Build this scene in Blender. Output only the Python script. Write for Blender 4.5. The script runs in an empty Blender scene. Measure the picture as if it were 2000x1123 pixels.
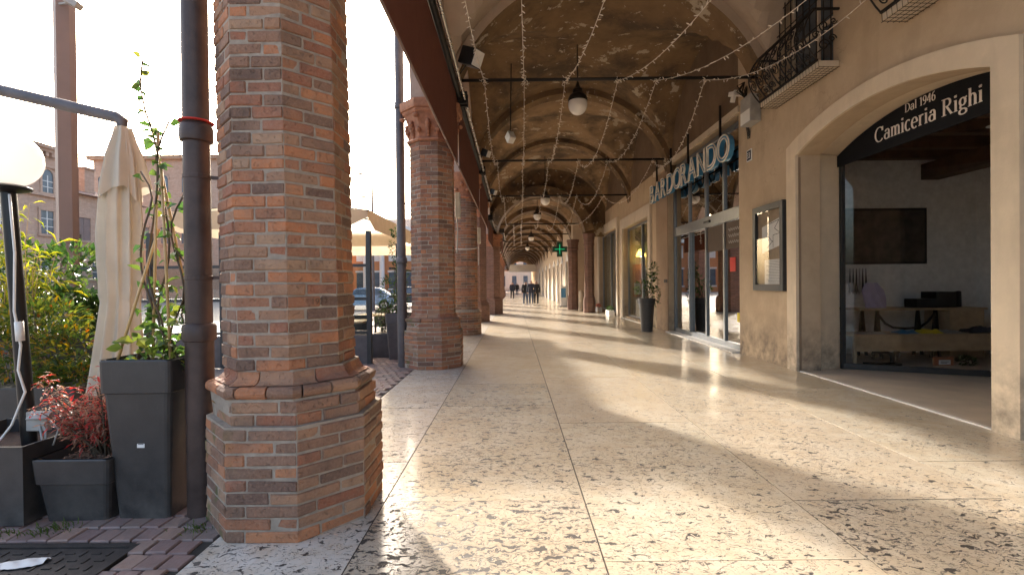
import bpy, bmesh, math, random
from mathutils import Vector, Matrix, Euler
R = math.radians
random.seed(7)
scene = bpy.context.scene
C = scene.collection

# ---------------------------------------------------------------- camera, sky, sun, exposure
cam_d = bpy.data.cameras.new('camera'); cam = bpy.data.objects.new('camera', cam_d); C.objects.link(cam)
cam_d.sensor_width = 36.0; cam_d.lens = 17.0; cam_d.clip_start = 0.05; cam_d.clip_end = 600.0
cam.location = (0, 0, 1.5)
cam.rotation_mode = 'QUATERNION'
cam.rotation_quaternion = (Matrix.Rotation(R(0.18), 3, 'Z') @ Matrix.Rotation(R(90 - 0.39), 3, 'X') @ Matrix.Rotation(R(-0.6), 3, 'Z')).to_quaternion()
scene.camera = cam

SUN_DIR = Vector((-0.63, 1.0, 0.475)).normalized()          # towards the sun
elev = math.asin(SUN_DIR.z); azim = math.atan2(SUN_DIR.x, SUN_DIR.y)
world = bpy.data.worlds.new('World'); scene.world = world; world.use_nodes = True
wn = world.node_tree; wn.nodes.clear()
wo = wn.nodes.new('ShaderNodeOutputWorld'); wb = wn.nodes.new('ShaderNodeBackground'); ws = wn.nodes.new('ShaderNodeTexSky')
ws.sky_type = 'NISHITA'; ws.sun_disc = False; ws.sun_elevation = elev; ws.sun_rotation = azim
ws.air_density = 1.0; ws.dust_density = 5.5; ws.ozone_density = 1.2; ws.altitude = 0
wb.inputs['Strength'].default_value = 0.15
wn.links.new(ws.outputs[0], wb.inputs[0]); wn.links.new(wb.outputs[0], wo.inputs[0])
sun_d = bpy.data.lights.new('sun', 'SUN'); sun_d.energy = 2.0; sun_d.angle = R(2.0); sun_d.color = (1.0, 0.94, 0.86)
sun = bpy.data.objects.new('sun', sun_d); C.objects.link(sun)
sun.rotation_mode = 'QUATERNION'; sun.rotation_quaternion = SUN_DIR.to_track_quat('Z', 'Y')
vs = scene.view_settings
vs.view_transform = 'Standard'; vs.look = 'None'; vs.gamma = 1.0; vs.use_curve_mapping = False
vs.exposure = 2.25
cy = scene.cycles
cy.max_bounces = 12; cy.diffuse_bounces = 6; cy.glossy_bounces = 4; cy.transparent_max_bounces = 16; cy.transmission_bounces = 4
cy.caustics_reflective = False; cy.caustics_refractive = False; cy.sample_clamp_indirect = 6.0
cy.use_denoising = True

# ---------------------------------------------------------------- materials
class NT:
    def __init__(s, name):
        s.m = bpy.data.materials.new(name); s.m.use_nodes = True; s.t = s.m.node_tree
        s.t.nodes.clear(); s.out = s.n('ShaderNodeOutputMaterial'); s.tc = None
    def n(s, typ, **k):
        x = s.t.nodes.new(typ)
        for a, b in k.items(): setattr(x, a, b)
        return x
    def l(s, a, b): s.t.links.new(a, b)
    def set(s, node, **k):
        for a, b in k.items():
            i = node.inputs[a.replace('_', ' ')]
            if hasattr(b, 'links') or isinstance(b, bpy.types.NodeSocket): s.l(b, i)
            else: i.default_value = b
        return node
    def coord(s, kind='pos', scale=(1, 1, 1), off=None):
        if kind == 'pos': o = s.n('ShaderNodeNewGeometry').outputs['Position']
        else: o = s.n('ShaderNodeTexCoord').outputs['Object']
        mp = s.n('ShaderNodeMapping'); s.l(o, mp.inputs[0]); mp.inputs['Scale'].default_value = scale
        if off is not None: s.l(off, mp.inputs['Location'])
        return mp.outputs[0]
    def noise(s, vec, scale, detail=4, rough=0.55, dist=0.0):
        x = s.n('ShaderNodeTexNoise'); s.l(vec, x.inputs['Vector'])
        x.inputs['Scale'].default_value = scale; x.inputs['Detail'].default_value = detail
        x.inputs['Roughness'].default_value = rough; x.inputs['Distortion'].default_value = dist
        return x.outputs[0]
    def ramp(s, fac, stops, interp='LINEAR'):
        x = s.n('ShaderNodeValToRGB'); x.color_ramp.interpolation = interp
        e = x.color_ramp.elements
        while len(e) < len(stops): e.new(0.5)
        for i, (p, c) in enumerate(stops):
            e[i].position = p
            e[i].color = (c, c, c, 1) if isinstance(c, (int, float)) else (*c, 1)
        s.l(fac, x.inputs[0]); return x.outputs[0]
    def mix(s, fac, a, b, mode='MIX'):
        x = s.n('ShaderNodeMix', data_type='RGBA', blend_type=mode)
        for i, val in ((0, fac), (6, a), (7, b)):
            if isinstance(val, bpy.types.NodeSocket): s.l(val, x.inputs[i])
            else: x.inputs[i].default_value = val if i == 0 else (*val, 1)
        return x.outputs[2]
    def math(s, op, a, b=0.0, c=None):
        x = s.n('ShaderNodeMath', operation=op)
        for i, val in enumerate((a, b) if c is None else (a, b, c)):
            if isinstance(val, bpy.types.NodeSocket): s.l(val, x.inputs[i])
            else: x.inputs[i].default_value = val
        return x.outputs[0]
    def bump(s, h, dist=0.01, strength=1.0):
        x = s.n('ShaderNodeBump'); s.l(h, x.inputs['Height']); x.inputs['Distance'].default_value = dist
        x.inputs['Strength'].default_value = strength; return x.outputs[0]
    def bsdf(s, color=None, rough=0.6, metal=0.0, normal=None, spec=0.5, **k):
        x = s.n('ShaderNodeBsdfPrincipled')
        if color is not None:
            if isinstance(color, bpy.types.NodeSocket): s.l(color, x.inputs['Base Color'])
            else: x.inputs['Base Color'].default_value = (*color, 1)
        for nm, val in (('Roughness', rough), ('Metallic', metal), ('Specular IOR Level', spec)):
            if isinstance(val, bpy.types.NodeSocket): s.l(val, x.inputs[nm])
            else: x.inputs[nm].default_value = val
        if normal is not None: s.l(normal, x.inputs['Normal'])
        s.l(x.outputs[0], s.out.inputs[0]); return x
    def rnd(s): return s.n('ShaderNodeObjectInfo').outputs['Random']

def plain(name, col, rough=0.5, metal=0.0, var=0.12, scale=9.0, bump=0.0, kind='obj', spec=0.5):
    t = NT(name); v = t.coord(kind); nz = t.noise(v, scale, 5)
    c = t.mix(t.ramp(nz, [(0.3, 0.0), (0.7, 1.0)]), tuple(x * (1 - var) for x in col), tuple(min(1, x * (1 + var)) for x in col))
    rg = t.math('MULTIPLY_ADD', nz, 0.25, rough - 0.12)
    nrm = t.bump(t.noise(v, scale * 14, 4), bump) if bump else None
    t.bsdf(c, rg, metal, nrm, spec); return t.m

def brick_mat(name, island=False):
    t = NT(name)
    if island: r = t.n('ShaderNodeNewGeometry').outputs['Random Per Island']
    else: r = t.rnd()
    p = t.coord('pos')
    base = t.ramp(r, [(0.0, (0.20, 0.115, 0.08)), (0.12, (0.34, 0.15, 0.085)), (0.24, (0.45, 0.18, 0.085)), (0.34, (0.25, 0.14, 0.095)),
                      (0.48, (0.35, 0.195, 0.12)), (0.60, (0.31, 0.125, 0.075)), (0.72, (0.38, 0.24, 0.155)), (0.84, (0.46, 0.20, 0.10)), (0.94, (0.15, 0.09, 0.07))], 'CONSTANT')
    off = t.n('ShaderNodeCombineXYZ'); t.l(t.math('MULTIPLY', r, 40.0), off.inputs[0]); t.l(t.math('MULTIPLY', r, 17.0), off.inputs[2])
    p2 = t.coord('pos', off=off.outputs[0])
    n1 = t.noise(p2, 9, 6, 0.6); n2 = t.noise(p2, 70, 4, 0.6); n3 = t.noise(p, 1.7, 4); n4 = t.noise(p, 3.3, 6, 0.65)
    c = t.mix(t.ramp(n1, [(0.42, 0.0), (0.72, 0.6)]), base, (0.19, 0.12, 0.09))
    c = t.mix(t.ramp(n2, [(0.45, 0.0), (0.75, 0.4)]), c, (0.42, 0.27, 0.18))
    c = t.mix(t.ramp(n3, [(0.5, 0.0), (0.75, 0.3)]), c, (0.38, 0.26, 0.19))
    c = t.mix(t.ramp(n4, [(0.5, 0.0), (0.72, 0.65)]), c, (0.115, 0.08, 0.062))
    zz = t.n('ShaderNodeSeparateXYZ'); t.l(p, zz.inputs[0])
    moss = t.math('MULTIPLY', t.ramp(zz.outputs[2], [(0.0, 0.75), (0.9, 0.5), (0.98, 0.0)]), t.ramp(t.noise(p, 5.5, 5), [(0.54, 0.0), (0.62, 1.0)]))
    side = t.ramp(t.math('MULTIPLY_ADD', zz.outputs[0], -1.0, -1.5), [(0.1, 0.0), (0.35, 1.0)])
    c = t.mix(t.math('MULTIPLY', moss, side), c, (0.09, 0.11, 0.03))
    pits = t.ramp(t.noise(p2, 45, 3, 0.5, 0.6), [(0.30, 0.0), (0.40, 1.0)])
    h = t.math('ADD', t.math('MULTIPLY', n2, 0.35), t.math('ADD', t.math('MULTIPLY', n1, 0.9), t.math('MULTIPLY', pits, 0.5)))
    t.bsdf(c, 0.85, 0, t.bump(h, 0.011), 0.25); return t.m

def stone_floor_mat(name, tone=(0.58, 0.485, 0.345), pale=(0.65, 0.575, 0.45)):
    t = NT(name); r = t.rnd()
    off = t.n('ShaderNodeCombineXYZ'); t.l(t.math('MULTIPLY', r, 53.0), off.inputs[0]); t.l(t.math('MULTIPLY', r, 31.0), off.inputs[1])
    p = t.coord('pos', off=off.outputs[0])
    big = t.noise(p, 1.3, 5, 0.6); mid = t.noise(p, 6, 5, 0.62, 0.2)
    sx = t.coord('pos', (0.55, 1.15, 1.0), off=off.outputs[0])
    vein = t.noise(sx, 14, 6, 0.65, 0.25)
    c = t.mix(t.ramp(big, [(0.35, 0.0), (0.65, 1.0)]), tone, pale)
    c = t.mix(t.ramp(mid, [(0.4, 0.0), (0.7, 0.55)]), c, (0.52, 0.39, 0.25))
    c = t.mix(t.ramp(vein, [(0.45, 0.0), (0.75, 0.35)]), c, (0.72, 0.64, 0.52))
    c = t.mix(t.math('MULTIPLY', r, 0.35), c, (0.54, 0.42, 0.30))
    # dark elongated vugs; the object colour's red says how many a slab has
    oc = t.n('ShaderNodeObjectInfo').outputs['Color']; sc_ = t.n('ShaderNodeSeparateColor'); t.l(oc, sc_.inputs[0]); D = sc_.outputs[0]
    wob = t.noise(p, 9, 3, 0.5)
    wv = t.n('ShaderNodeVectorMath', operation='MULTIPLY_ADD')
    cw = t.n('ShaderNodeCombineXYZ'); t.l(wob, cw.inputs[0]); t.l(t.noise(p, 13, 3), cw.inputs[1])
    t.l(cw.outputs[0], wv.inputs[0]); wv.inputs[1].default_value = (0.08, 0.13, 0); t.l(p, wv.inputs[2])
    mp = t.n('ShaderNodeMapping'); mp.inputs['Scale'].default_value = (0.5, 1.55, 1); mp.inputs['Rotation'].default_value = (0, 0, -0.10); t.l(wv.outputs[0], mp.inputs[0])
    v1 = t.noise(mp.outputs[0], 18, 3.0, 0.5, 0.2); v2 = t.noise(mp.outputs[0], 44, 2.5, 0.5, 0.2); v3 = t.noise(mp.outputs[0], 95, 2.0, 0.5, 0.1)
    cl = t.math('MULTIPLY', t.noise(p, 1.6, 3, 0.6), 0.16)
    t1 = t.math('SUBTRACT', t.math('MULTIPLY_ADD', D, -0.095, 0.778), cl); t2 = t.math('SUBTRACT', t.math('MULTIPLY_ADD', D, -0.05, 0.732), cl)
    m1 = t.ramp(t.math('SUBTRACT', v1, t1), [(0.0, 0.0), (0.02, 1.0)]); m2 = t.ramp(t.math('SUBTRACT', v2, t2), [(0.0, 0.0), (0.025, 0.9)]); m3 = t.ramp(t.math('SUBTRACT', v3, t.math('ADD', t2, 0.01)), [(0.0, 0.0), (0.03, 0.7)])
    mk = t.math('MAXIMUM', t.math('MAXIMUM', m1, m2), m3)
    c = t.mix(t.math('MULTIPLY', mk, 0.95), c, (0.045, 0.038, 0.034))
    rg = t.math('ADD', t.math('MULTIPLY_ADD', t.noise(p, 2.2, 4, 0.6), 0.26, 0.05), t.math('MULTIPLY', mk, 0.4))
    h = t.math('ADD', t.math('MULTIPLY', mk, -1.0), t.math('MULTIPLY', t.noise(p, 2.6, 3), 0.5))
    t.bsdf(c, rg, 0, t.bump(h, 0.003), 0.55); return t.m

def plaster_mat(name, col, stain=(0.30, 0.24, 0.18), peel=None, dirty=0.0, rough=0.9, amount=0.5, crack=0.0):
    t = NT(name); p = t.coord('pos')
    n1 = t.noise(p, 0.9, 6, 0.62); n2 = t.noise(p, 4.5, 6, 0.62); n3 = t.noise(p, 55, 4)
    st = t.coord('pos', (1.0, 1.0, 0.28)); ns = t.noise(st, 3.0, 5, 0.6)
    c = t.mix(t.ramp(n1, [(0.35, 0.0), (0.7, amount)]), col, stain)
    c = t.mix(t.ramp(n2, [(0.45, 0.0), (0.75, 0.3)]), c, tuple(min(1, x * 1.3) for x in col))
    c = t.mix(t.ramp(ns, [(0.5, 0.0), (0.8, 0.35)]), c, tuple(x * 0.6 for x in stain))
    h = t.math('ADD', t.math('MULTIPLY', n2, 0.6), t.math('MULTIPLY', n3, 0.12))
    if dirty:
        zz = t.n('ShaderNodeSeparateXYZ'); t.l(p, zz.inputs[0])
        gr = t.ramp(zz.outputs[2], [(0.0, 1.0), (0.35, 0.75), (0.95, 0.0)])
        d = t.math('MULTIPLY', gr, t.ramp(t.noise(p, 3.2, 7, 0.68), [(0.38, 0.0), (0.62, dirty)]))
        c = t.mix(d, c, (0.115, 0.095, 0.08))
    vo = t.n('ShaderNodeTexVoronoi', feature='DISTANCE_TO_EDGE'); vo.inputs['Scale'].default_value = 0.55
    wp_ = t.n('ShaderNodeVectorMath', operation='MULTIPLY_ADD'); nv = t.n('ShaderNodeTexNoise'); t.l(p, nv.inputs['Vector']); nv.inputs['Scale'].default_value = 2.4; nv.inputs['Detail'].default_value = 6
    t.l(nv.outputs['Color'], wp_.inputs[0]); wp_.inputs[1].default_value = (0.9, 0.9, 0.9); t.l(p, wp_.inputs[2]); t.l(wp_.outputs[0], vo.inputs['Vector'])
    ck = t.math('MULTIPLY', t.ramp(vo.outputs['Distance'], [(0.0, 1.0), (0.004, 0.0)]), t.ramp(t.noise(p, 0.7, 3), [(0.56, 0.0), (0.66, crack)]))
    c = t.mix(ck, c, tuple(x * 0.35 for x in stain)); h = t.math('ADD', h, t.math('MULTIPLY', ck, -0.6))
    if peel is not None:
        pm = t.noise(p, 1.3, 9, 0.66, 0.2); pk = t.ramp(pm, [(0.60, 0.0), (0.615, 0.8)])
        pm2 = t.ramp(t.noise(p, 5.0, 7, 0.62, 0.2), [(0.64, 0.0), (0.652, 0.7)])
        pk = t.math('MAXIMUM', pk, pm2)
        soot = t.ramp(t.noise(p, 0.8, 7, 0.66), [(0.46, 0.0), (0.62, 0.75)])
        c = t.mix(soot, c, (0.05, 0.038, 0.03))
        c = t.mix(pk, c, peel); h = t.math('ADD', h, t.math('MULTIPLY', pk, -0.5))
    t.bsdf(c, rough, 0, t.bump(h, 0.012), 0.25); return t.m

def glass_mat(name, tint=(0.85, 0.88, 0.88), f0=0.045, gain=0.95):
    """thin pane: clear, with a mirror part that grows towards grazing angles (same from both sides)"""
    t = NT(name); tr = t.n('ShaderNodeBsdfTransparent'); tr.inputs[0].default_value = (*tint, 1)
    gl = t.n('ShaderNodeBsdfGlossy'); gl.inputs['Roughness'].default_value = 0.01
    lw = t.n('ShaderNodeLayerWeight'); lw.inputs[0].default_value = 0.5
    fac = t.math('MULTIPLY_ADD', t.math('POWER', lw.outputs['Facing'], 5.0), gain, f0)
    mx = t.n('ShaderNodeMixShader'); t.l(fac, mx.inputs[0]); t.l(tr.outputs[0], mx.inputs[1]); t.l(gl.outputs[0], mx.inputs[2])
    t.l(mx.outputs[0], t.out.inputs[0]); return t.m

def leaf_mat(name, stops, rough=0.45, trans=0.45, island=True):
    t = NT(name)
    r = t.n('ShaderNodeNewGeometry').outputs['Random Per Island'] if island else t.rnd()
    c = t.ramp(r, stops)
    b = t.n('ShaderNodeBsdfPrincipled'); t.l(c, b.inputs['Base Color']); b.inputs['Roughness'].default_value = rough
    x = t.n('ShaderNodeBsdfTranslucent')
    hs = t.n('ShaderNodeHueSaturation'); hs.inputs['Saturation'].default_value = 1.15; hs.inputs['Value'].default_value = 1.6; t.l(c, hs.inputs['Color']); t.l(hs.outputs[0], x.inputs[0])
    mx = t.n('ShaderNodeMixShader'); mx.inputs[0].default_value = trans
    t.l(b.outputs[0], mx.inputs[1]); t.l(x.outputs[0], mx.inputs[2]); t.l(mx.outputs[0], t.out.inputs[0]); return t.m

def cloth_mat(name, col, trans=0.3, weave=260.0):
    t = NT(name); p = t.coord('pos'); n = t.noise(p, 5, 5)
    c = t.mix(t.ramp(n, [(0.35, 0), (0.7, 1)]), tuple(x * 0.88 for x in col), col)
    b = t.n('ShaderNodeBsdfPrincipled'); t.l(c, b.inputs['Base Color']); b.inputs['Roughness'].default_value = 0.9; b.inputs['Specular IOR Level'].default_value = 0.15
    t.l(t.bump(t.noise(p, weave, 2), 0.001), b.inputs['Normal'])
    x = t.n('ShaderNodeBsdfTranslucent'); t.l(c, x.inputs[0])
    mx = t.n('ShaderNodeMixShader'); mx.inputs[0].default_value = trans
    t.l(b.outputs[0], mx.inputs[1]); t.l(x.outputs[0], mx.inputs[2]); t.l(mx.outputs[0], t.out.inputs[0]); return t.m

def emit_mat(name, col, strength):
    t = NT(name); e = t.n('ShaderNodeEmission'); e.inputs[0].default_value = (*col, 1); e.inputs[1].default_value = strength
    t.l(e.outputs[0], t.out.inputs[0]); return t.m

def tiled_mat(name, c1, c2, mortar, sx, sy, swap='xz', rough=0.85, bump=0.006):
    """running-bond blocks on surfaces too far away to tell the pieces apart"""
    t = NT(name); p = t.coord('pos'); s = t.n('ShaderNodeSeparateXYZ'); t.l(p, s.inputs[0])
    cb = t.n('ShaderNodeCombineXYZ')
    if swap == 'xz': t.l(t.math('ADD', s.outputs[0], s.outputs[1]), cb.inputs[0]); t.l(s.outputs[2], cb.inputs[1])
    else: t.l(s.outputs[0], cb.inputs[0]); t.l(s.outputs[1], cb.inputs[1])
    b = t.n('ShaderNodeTexBrick'); t.l(cb.outputs[0], b.inputs['Vector'])
    b.inputs['Color1'].default_value = (*c1, 1); b.inputs['Color2'].default_value = (*c2, 1); b.inputs['Mortar'].default_value = (*mortar, 1)
    b.inputs['Scale'].default_value = 1.0; b.inputs['Brick Width'].default_value = sx; b.inputs['Row Height'].default_value = sy; b.inputs['Mortar Size'].default_value = 0.008
    n = t.noise(p, 3, 6, 0.6); n2 = t.noise(p, 40, 4)
    c = t.mix(t.ramp(n, [(0.35, 0.0), (0.75, 0.55)]), b.outputs[0], tuple(x * 0.6 for x in c2))
    c = t.mix(t.ramp(n2, [(0.4, 0.0), (0.75, 0.4)]), c, tuple(min(1, x * 1.4) for x in c1))
    h = t.math('ADD', t.math('MULTIPLY', b.outputs[1], -1.0), t.math('MULTIPLY', n2, 0.4))
    t.bsdf(c, rough, 0, t.bump(h, bump), 0.3); return t.m

M = {}
M['brick'] = brick_mat('old_brick'); M['brick_i'] = brick_mat('old_brick_joined', True)
M['mortar'] = plain('mortar', (0.35, 0.295, 0.24), 0.95, 0, 0.2, 20, 0.004, 'pos', 0.2)
M['far_brick'] = tiled_mat('far_brick', (0.27, 0.14, 0.10), (0.17, 0.095, 0.07), (0.27, 0.21, 0.165), 0.27, 0.077)
M['terracotta'] = plain('terracotta', (0.36, 0.17, 0.10), 0.8, 0, 0.25, 12, 0.006, 'pos', 0.3)
M['slab'] = stone_floor_mat('polished_stone'); M['slab_pale'] = stone_floor_mat('kerb_stone', (0.64, 0.58, 0.49), (0.70, 0.66, 0.60))
M['joint'] = plain('joint_dirt', (0.09, 0.075, 0.06), 0.95, kind='pos')
M['wall'] = plaster_mat('tan_plaster', (0.50, 0.385, 0.265), (0.42, 0.315, 0.21), dirty=0.9, amount=0.6, crack=0.3)
M['surround'] = plaster_mat('cream_plaster', (0.66, 0.545, 0.40), (0.57, 0.46, 0.33), dirty=0.75, amount=0.4)
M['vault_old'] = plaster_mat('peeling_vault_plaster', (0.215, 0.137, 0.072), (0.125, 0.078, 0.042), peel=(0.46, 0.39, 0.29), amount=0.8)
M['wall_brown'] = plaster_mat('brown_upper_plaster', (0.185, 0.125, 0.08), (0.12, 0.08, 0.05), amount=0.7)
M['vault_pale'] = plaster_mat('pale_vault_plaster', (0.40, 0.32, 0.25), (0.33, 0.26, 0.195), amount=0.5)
M['jamb'] = plaster_mat('brown_jamb_stone', (0.27, 0.185, 0.125), (0.40, 0.29, 0.2), amount=0.8, dirty=0.5)
M['frame_stone'] = plaster_mat('window_stone', (0.60, 0.51, 0.40), (0.50, 0.42, 0.32), amount=0.5, dirty=0.3)
M['facade'] = plaster_mat('facade_plaster', (0.52, 0.42, 0.36), (0.36, 0.26, 0.2), amount=0.8)
M['alu'] = plain('grey_aluminium', (0.20, 0.21, 0.22), 0.40, 0.5)
M['dark_frame'] = plain('charcoal_frame', (0.045, 0.047, 0.05), 0.45, 0.3)
M['iron'] = plain('wrought_iron', (0.022, 0.019, 0.017), 0.55, 0.5)
M['glass'] = glass_mat('window_glass'); M['glass_door'] = glass_mat('door_glass', (0.42, 0.43, 0.43), 0.55)
M['glass_shop'] = glass_mat('shop_glass', (0.92, 0.93, 0.94), 0.03, 0.5)
M['glass_case'] = glass_mat('case_glass', (0.95, 0.95, 0.95), 0.015, 0.25)
M['plastic'] = plain('charcoal_plastic', (0.036, 0.034, 0.034), 0.48, 0, 0.15, 6, 0.0006)
def dusty(name, col):
    t = NT(name); p = t.coord('pos'); s = t.coord('pos', (6, 6, 0.9)); z = t.n('ShaderNodeSeparateXYZ'); t.l(p, z.inputs[0])
    low = t.ramp(z.outputs[2], [(0.0, 1.0), (0.12, 0.45), (0.5, 0.18)])
    d = t.math('MULTIPLY', low, t.ramp(t.noise(p, 7, 6, 0.65), [(0.38, 0.0), (0.7, 0.6)]))
    k = t.math('MULTIPLY', t.ramp(t.noise(s, 4, 5, 0.6), [(0.55, 0.0), (0.8, 0.3)]), 0.6)
    sp = t.ramp(t.noise(p, 160, 2, 0.5), [(0.72, 0.0), (0.75, 0.5)])
    c = t.mix(t.math('MAXIMUM', t.math('MAXIMUM', d, k), sp), col, (0.16, 0.145, 0.13))
    t.bsdf(c, t.math('MULTIPLY_ADD', d, 0.4, 0.42), 0, t.bump(t.noise(p, 220, 2), 0.0006), 0.45); return t.m
M['plastic'] = dusty('dusty_charcoal_plastic', (0.034, 0.032, 0.032))
M['black'] = plain('black_metal', (0.014, 0.014, 0.015), 0.38, 0.4)
M['pipe'] = plain('brown_painted_pipe', (0.065, 0.043, 0.037), 0.5, 0.35, 0.3, 7, 0.0015)
M['pipe_grey'] = plain('grey_painted_pipe', (0.11, 0.10, 0.105), 0.5, 0.35, 0.2, 7)
M['brown_post'] = plain('brown_steel', (0.22, 0.15, 0.125), 0.55, 0.1, 0.08, 3)
M['canvas'] = cloth_mat('brown_canvas', (0.16, 0.062, 0.044), 0.06)
M['cream_cloth'] = cloth_mat('cream_cloth', (0.66, 0.60, 0.50), 0.25)
M['canopy'] = cloth_mat('canopy_cloth', (0.90, 0.82, 0.60), 0.82)
M['valance'] = cloth_mat('valance_cloth', (0.55, 0.44, 0.33), 0.35)
M['white'] = plain('white_plastic', (0.72, 0.70, 0.66), 0.5)
M['cream'] = plain('cream_plastic', (0.62, 0.57, 0.47), 0.5)
M['grey_box'] = plain('grey_enamel', (0.34, 0.33, 0.31), 0.55, 0, 0.15, 6)
M['opal'] = plain('opal_glass', (0.84, 0.82, 0.78), 0.18, 0, 0.03, 3)
def opal_lit():
    t = NT('opal_globe'); b = t.n('ShaderNodeBsdfPrincipled'); b.inputs['Base Color'].default_value = (.9, .88, .84, 1); b.inputs['Roughness'].default_value = .12
    x = t.n('ShaderNodeBsdfTranslucent'); x.inputs[0].default_value = (.95, .93, .9, 1); mx = t.n('ShaderNodeMixShader'); mx.inputs[0].default_value = .6
    t.l(b.outputs[0], mx.inputs[1]); t.l(x.outputs[0], mx.inputs[2]); t.l(mx.outputs[0], t.out.inputs[0]); return t.m
M['opal_globe'] = opal_lit()
M['paper'] = plain('paper', (0.72, 0.71, 0.68), 0.8, 0, 0.06, 4)
M['ink'] = plain('ink', (0.05, 0.05, 0.055), 0.8)
M['red'] = plain('red_paper', (0.55, 0.035, 0.025), 0.7)
M['blue_sign'] = plain('blue_letter_paint', (0.05, 0.21, 0.38), 0.4)
M['tube_white'] = plain('unlit_neon_tube', (0.72, 0.66, 0.56), 0.3)
M['sign_black'] = plain('black_sign_board', (0.009, 0.0095, 0.012), 0.8, 0, 0.1, 3, 0, 'obj', 0.2)
M['letter_white'] = plain('white_letters', (0.74, 0.68, 0.62), 0.6)
M['wood_dark'] = plain('dark_beam_wood', (0.11, 0.06, 0.033), 0.7, 0, 0.35, 5, 0.003, 'pos')
M['wood'] = plain('pale_oak', (0.42, 0.30, 0.18), 0.55, 0, 0.2, 7, 0.001, 'pos')
M['shop_wall'] = plain('shop_wall_paint', (0.84, 0.82, 0.79), 0.9, kind='pos')
M['white_wall'] = plain('white_wall_paint', (0.60, 0.58, 0.52), 0.9, kind='pos')
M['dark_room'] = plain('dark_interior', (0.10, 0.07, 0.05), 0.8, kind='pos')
M['room_floor'] = plain('recess_floor_stone', (0.52, 0.44, 0.35), 0.5, 0, 0.15, 3, 0, 'pos')
M['paver'] = None
def paver_mat(name, island):
    t = NT(name); r = t.n('ShaderNodeNewGeometry').outputs['Random Per Island'] if island else t.rnd()
    p = t.coord('pos'); c = t.ramp(r, [(0, (0.20, 0.135, 0.125)), (0.3, (0.29, 0.185, 0.16)), (0.55, (0.23, 0.17, 0.16)), (0.8, (0.34, 0.22, 0.17)), (1, (0.18, 0.15, 0.14))])
    n = t.noise(p, 30, 6, 0.65); n2 = t.noise(p, 4, 4)
    c = t.mix(t.ramp(n, [(0.4, 0), (0.75, 0.5)]), c, (0.30, 0.24, 0.22)); c = t.mix(t.ramp(n2, [(0.5, 0), (0.75, 0.5)]), c, (0.08, 0.065, 0.06))
    t.bsdf(c, t.math('MULTIPLY_ADD', n, 0.3, 0.4), 0, t.bump(n, 0.006), 0.4); return t.m
M['paver'] = paver_mat('porphyry_paver', False); M['paver_i'] = paver_mat('porphyry_paver_joined', True)
M['grout'] = plain('paver_joint_soil', (0.045, 0.038, 0.03), 0.95, kind='pos')
M['piazza'] = tiled_mat('piazza_stone', (0.36, 0.31, 0.27), (0.28, 0.24, 0.21), (0.14, 0.12, 0.10), 0.24, 0.12, 'xy', 0.75, 0.003)
M['castiron'] = plain('cast_iron', (0.05, 0.045, 0.043), 0.55, 0.5, 0.35, 14, 0.003)
M['soil'] = plain('bark_mulch', (0.10, 0.06, 0.04), 0.95, 0, 0.5, 40, 0.01)
M['bark'] = plain('stem_bark', (0.10, 0.07, 0.045), 0.85)
M['bamboo'] = plain('bamboo_cane', (0.48, 0.31, 0.13), 0.5, 0, 0.2, 10)
M['vine_leaf'] = leaf_mat('vine_leaf', [(0, (0.035, 0.07, 0.02)), (0.4, (0.06, 0.115, 0.03)), (0.8, (0.10, 0.14, 0.035)), (1, (0.19, 0.19, 0.04))], 0.35, 0.4, False)
M['shrub_leaf'] = leaf_mat('shrub_leaf', [(0, (0.02, 0.045, 0.015)), (0.6, (0.045, 0.085, 0.022)), (1, (0.09, 0.12, 0.03))], 0.3)
M['bamboo_leaf'] = leaf_mat('bamboo_leaf', [(0, (0.15, 0.19, 0.03)), (0.5, (0.28, 0.28, 0.04)), (1, (0.42, 0.38, 0.07))], 0.5, 0.6)
M['nandina_leaf'] = leaf_mat('nandina_leaf', [(0, (0.04, 0.07, 0.02)), (0.5, (0.09, 0.13, 0.03)), (0.8, (0.24, 0.24, 0.045)), (0.96, (0.34, 0.20, 0.04)), (1, (0.38, 0.08, 0.03))], 0.35, 0.55)
M['red_leaf'] = leaf_mat('red_leaf', [(0, (0.24, 0.15, 0.10)), (0.4, (0.38, 0.25, 0.18)), (0.6, (0.45, 0.16, 0.12)), (1, (0.55, 0.06, 0.06))], 0.45)
M['grass'] = leaf_mat('grass_blade', [(0, (0.05, 0.09, 0.02)), (1, (0.12, 0.17, 0.03))], 0.6)
M['palace'] = tiled_mat('palace_brick', (0.52, 0.355, 0.26), (0.45, 0.29, 0.205), (0.52, 0.42, 0.33), 0.5, 0.16)
M['orange'] = plaster_mat('orange_plaster', (0.56, 0.25, 0.115), (0.50, 0.22, 0.10), amount=0.5)
M['roof'] = plain('roof_tile', (0.22, 0.14, 0.11), 0.9, 0, 0.3, 2, 0.02, 'pos')
M['pane_dark'] = plain('far_window_pane', (0.10, 0.12, 0.14), 0.1, 0, 0.3, 1.0)
M['shutter'] = plain('shutter_paint', (0.22, 0.16, 0.14), 0.8)
M['white_stone'] = plain('white_stone', (0.66, 0.63, 0.58), 0.7, kind='pos')
M['skin'] = plain('skin', (0.45, 0.27, 0.19), 0.55); M['hair'] = plain('hair', (0.03, 0.02, 0.015), 0.6)
M['navy'] = plain('navy_cloth', (0.025, 0.03, 0.05), 0.85); M['black_cloth'] = plain('black_cloth', (0.018, 0.018, 0.02), 0.85)
M['denim'] = plain('denim', (0.05, 0.07, 0.11), 0.85); M['shoe'] = plain('pale_shoe', (0.6, 0.58, 0.55), 0.6)
M['lilac'] = plain('lilac_cloth', (0.42, 0.36, 0.52), 0.85)
M['green_dark'] = plain('dark_green_panel', (0.006, 0.05, 0.022), 0.5)
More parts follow.
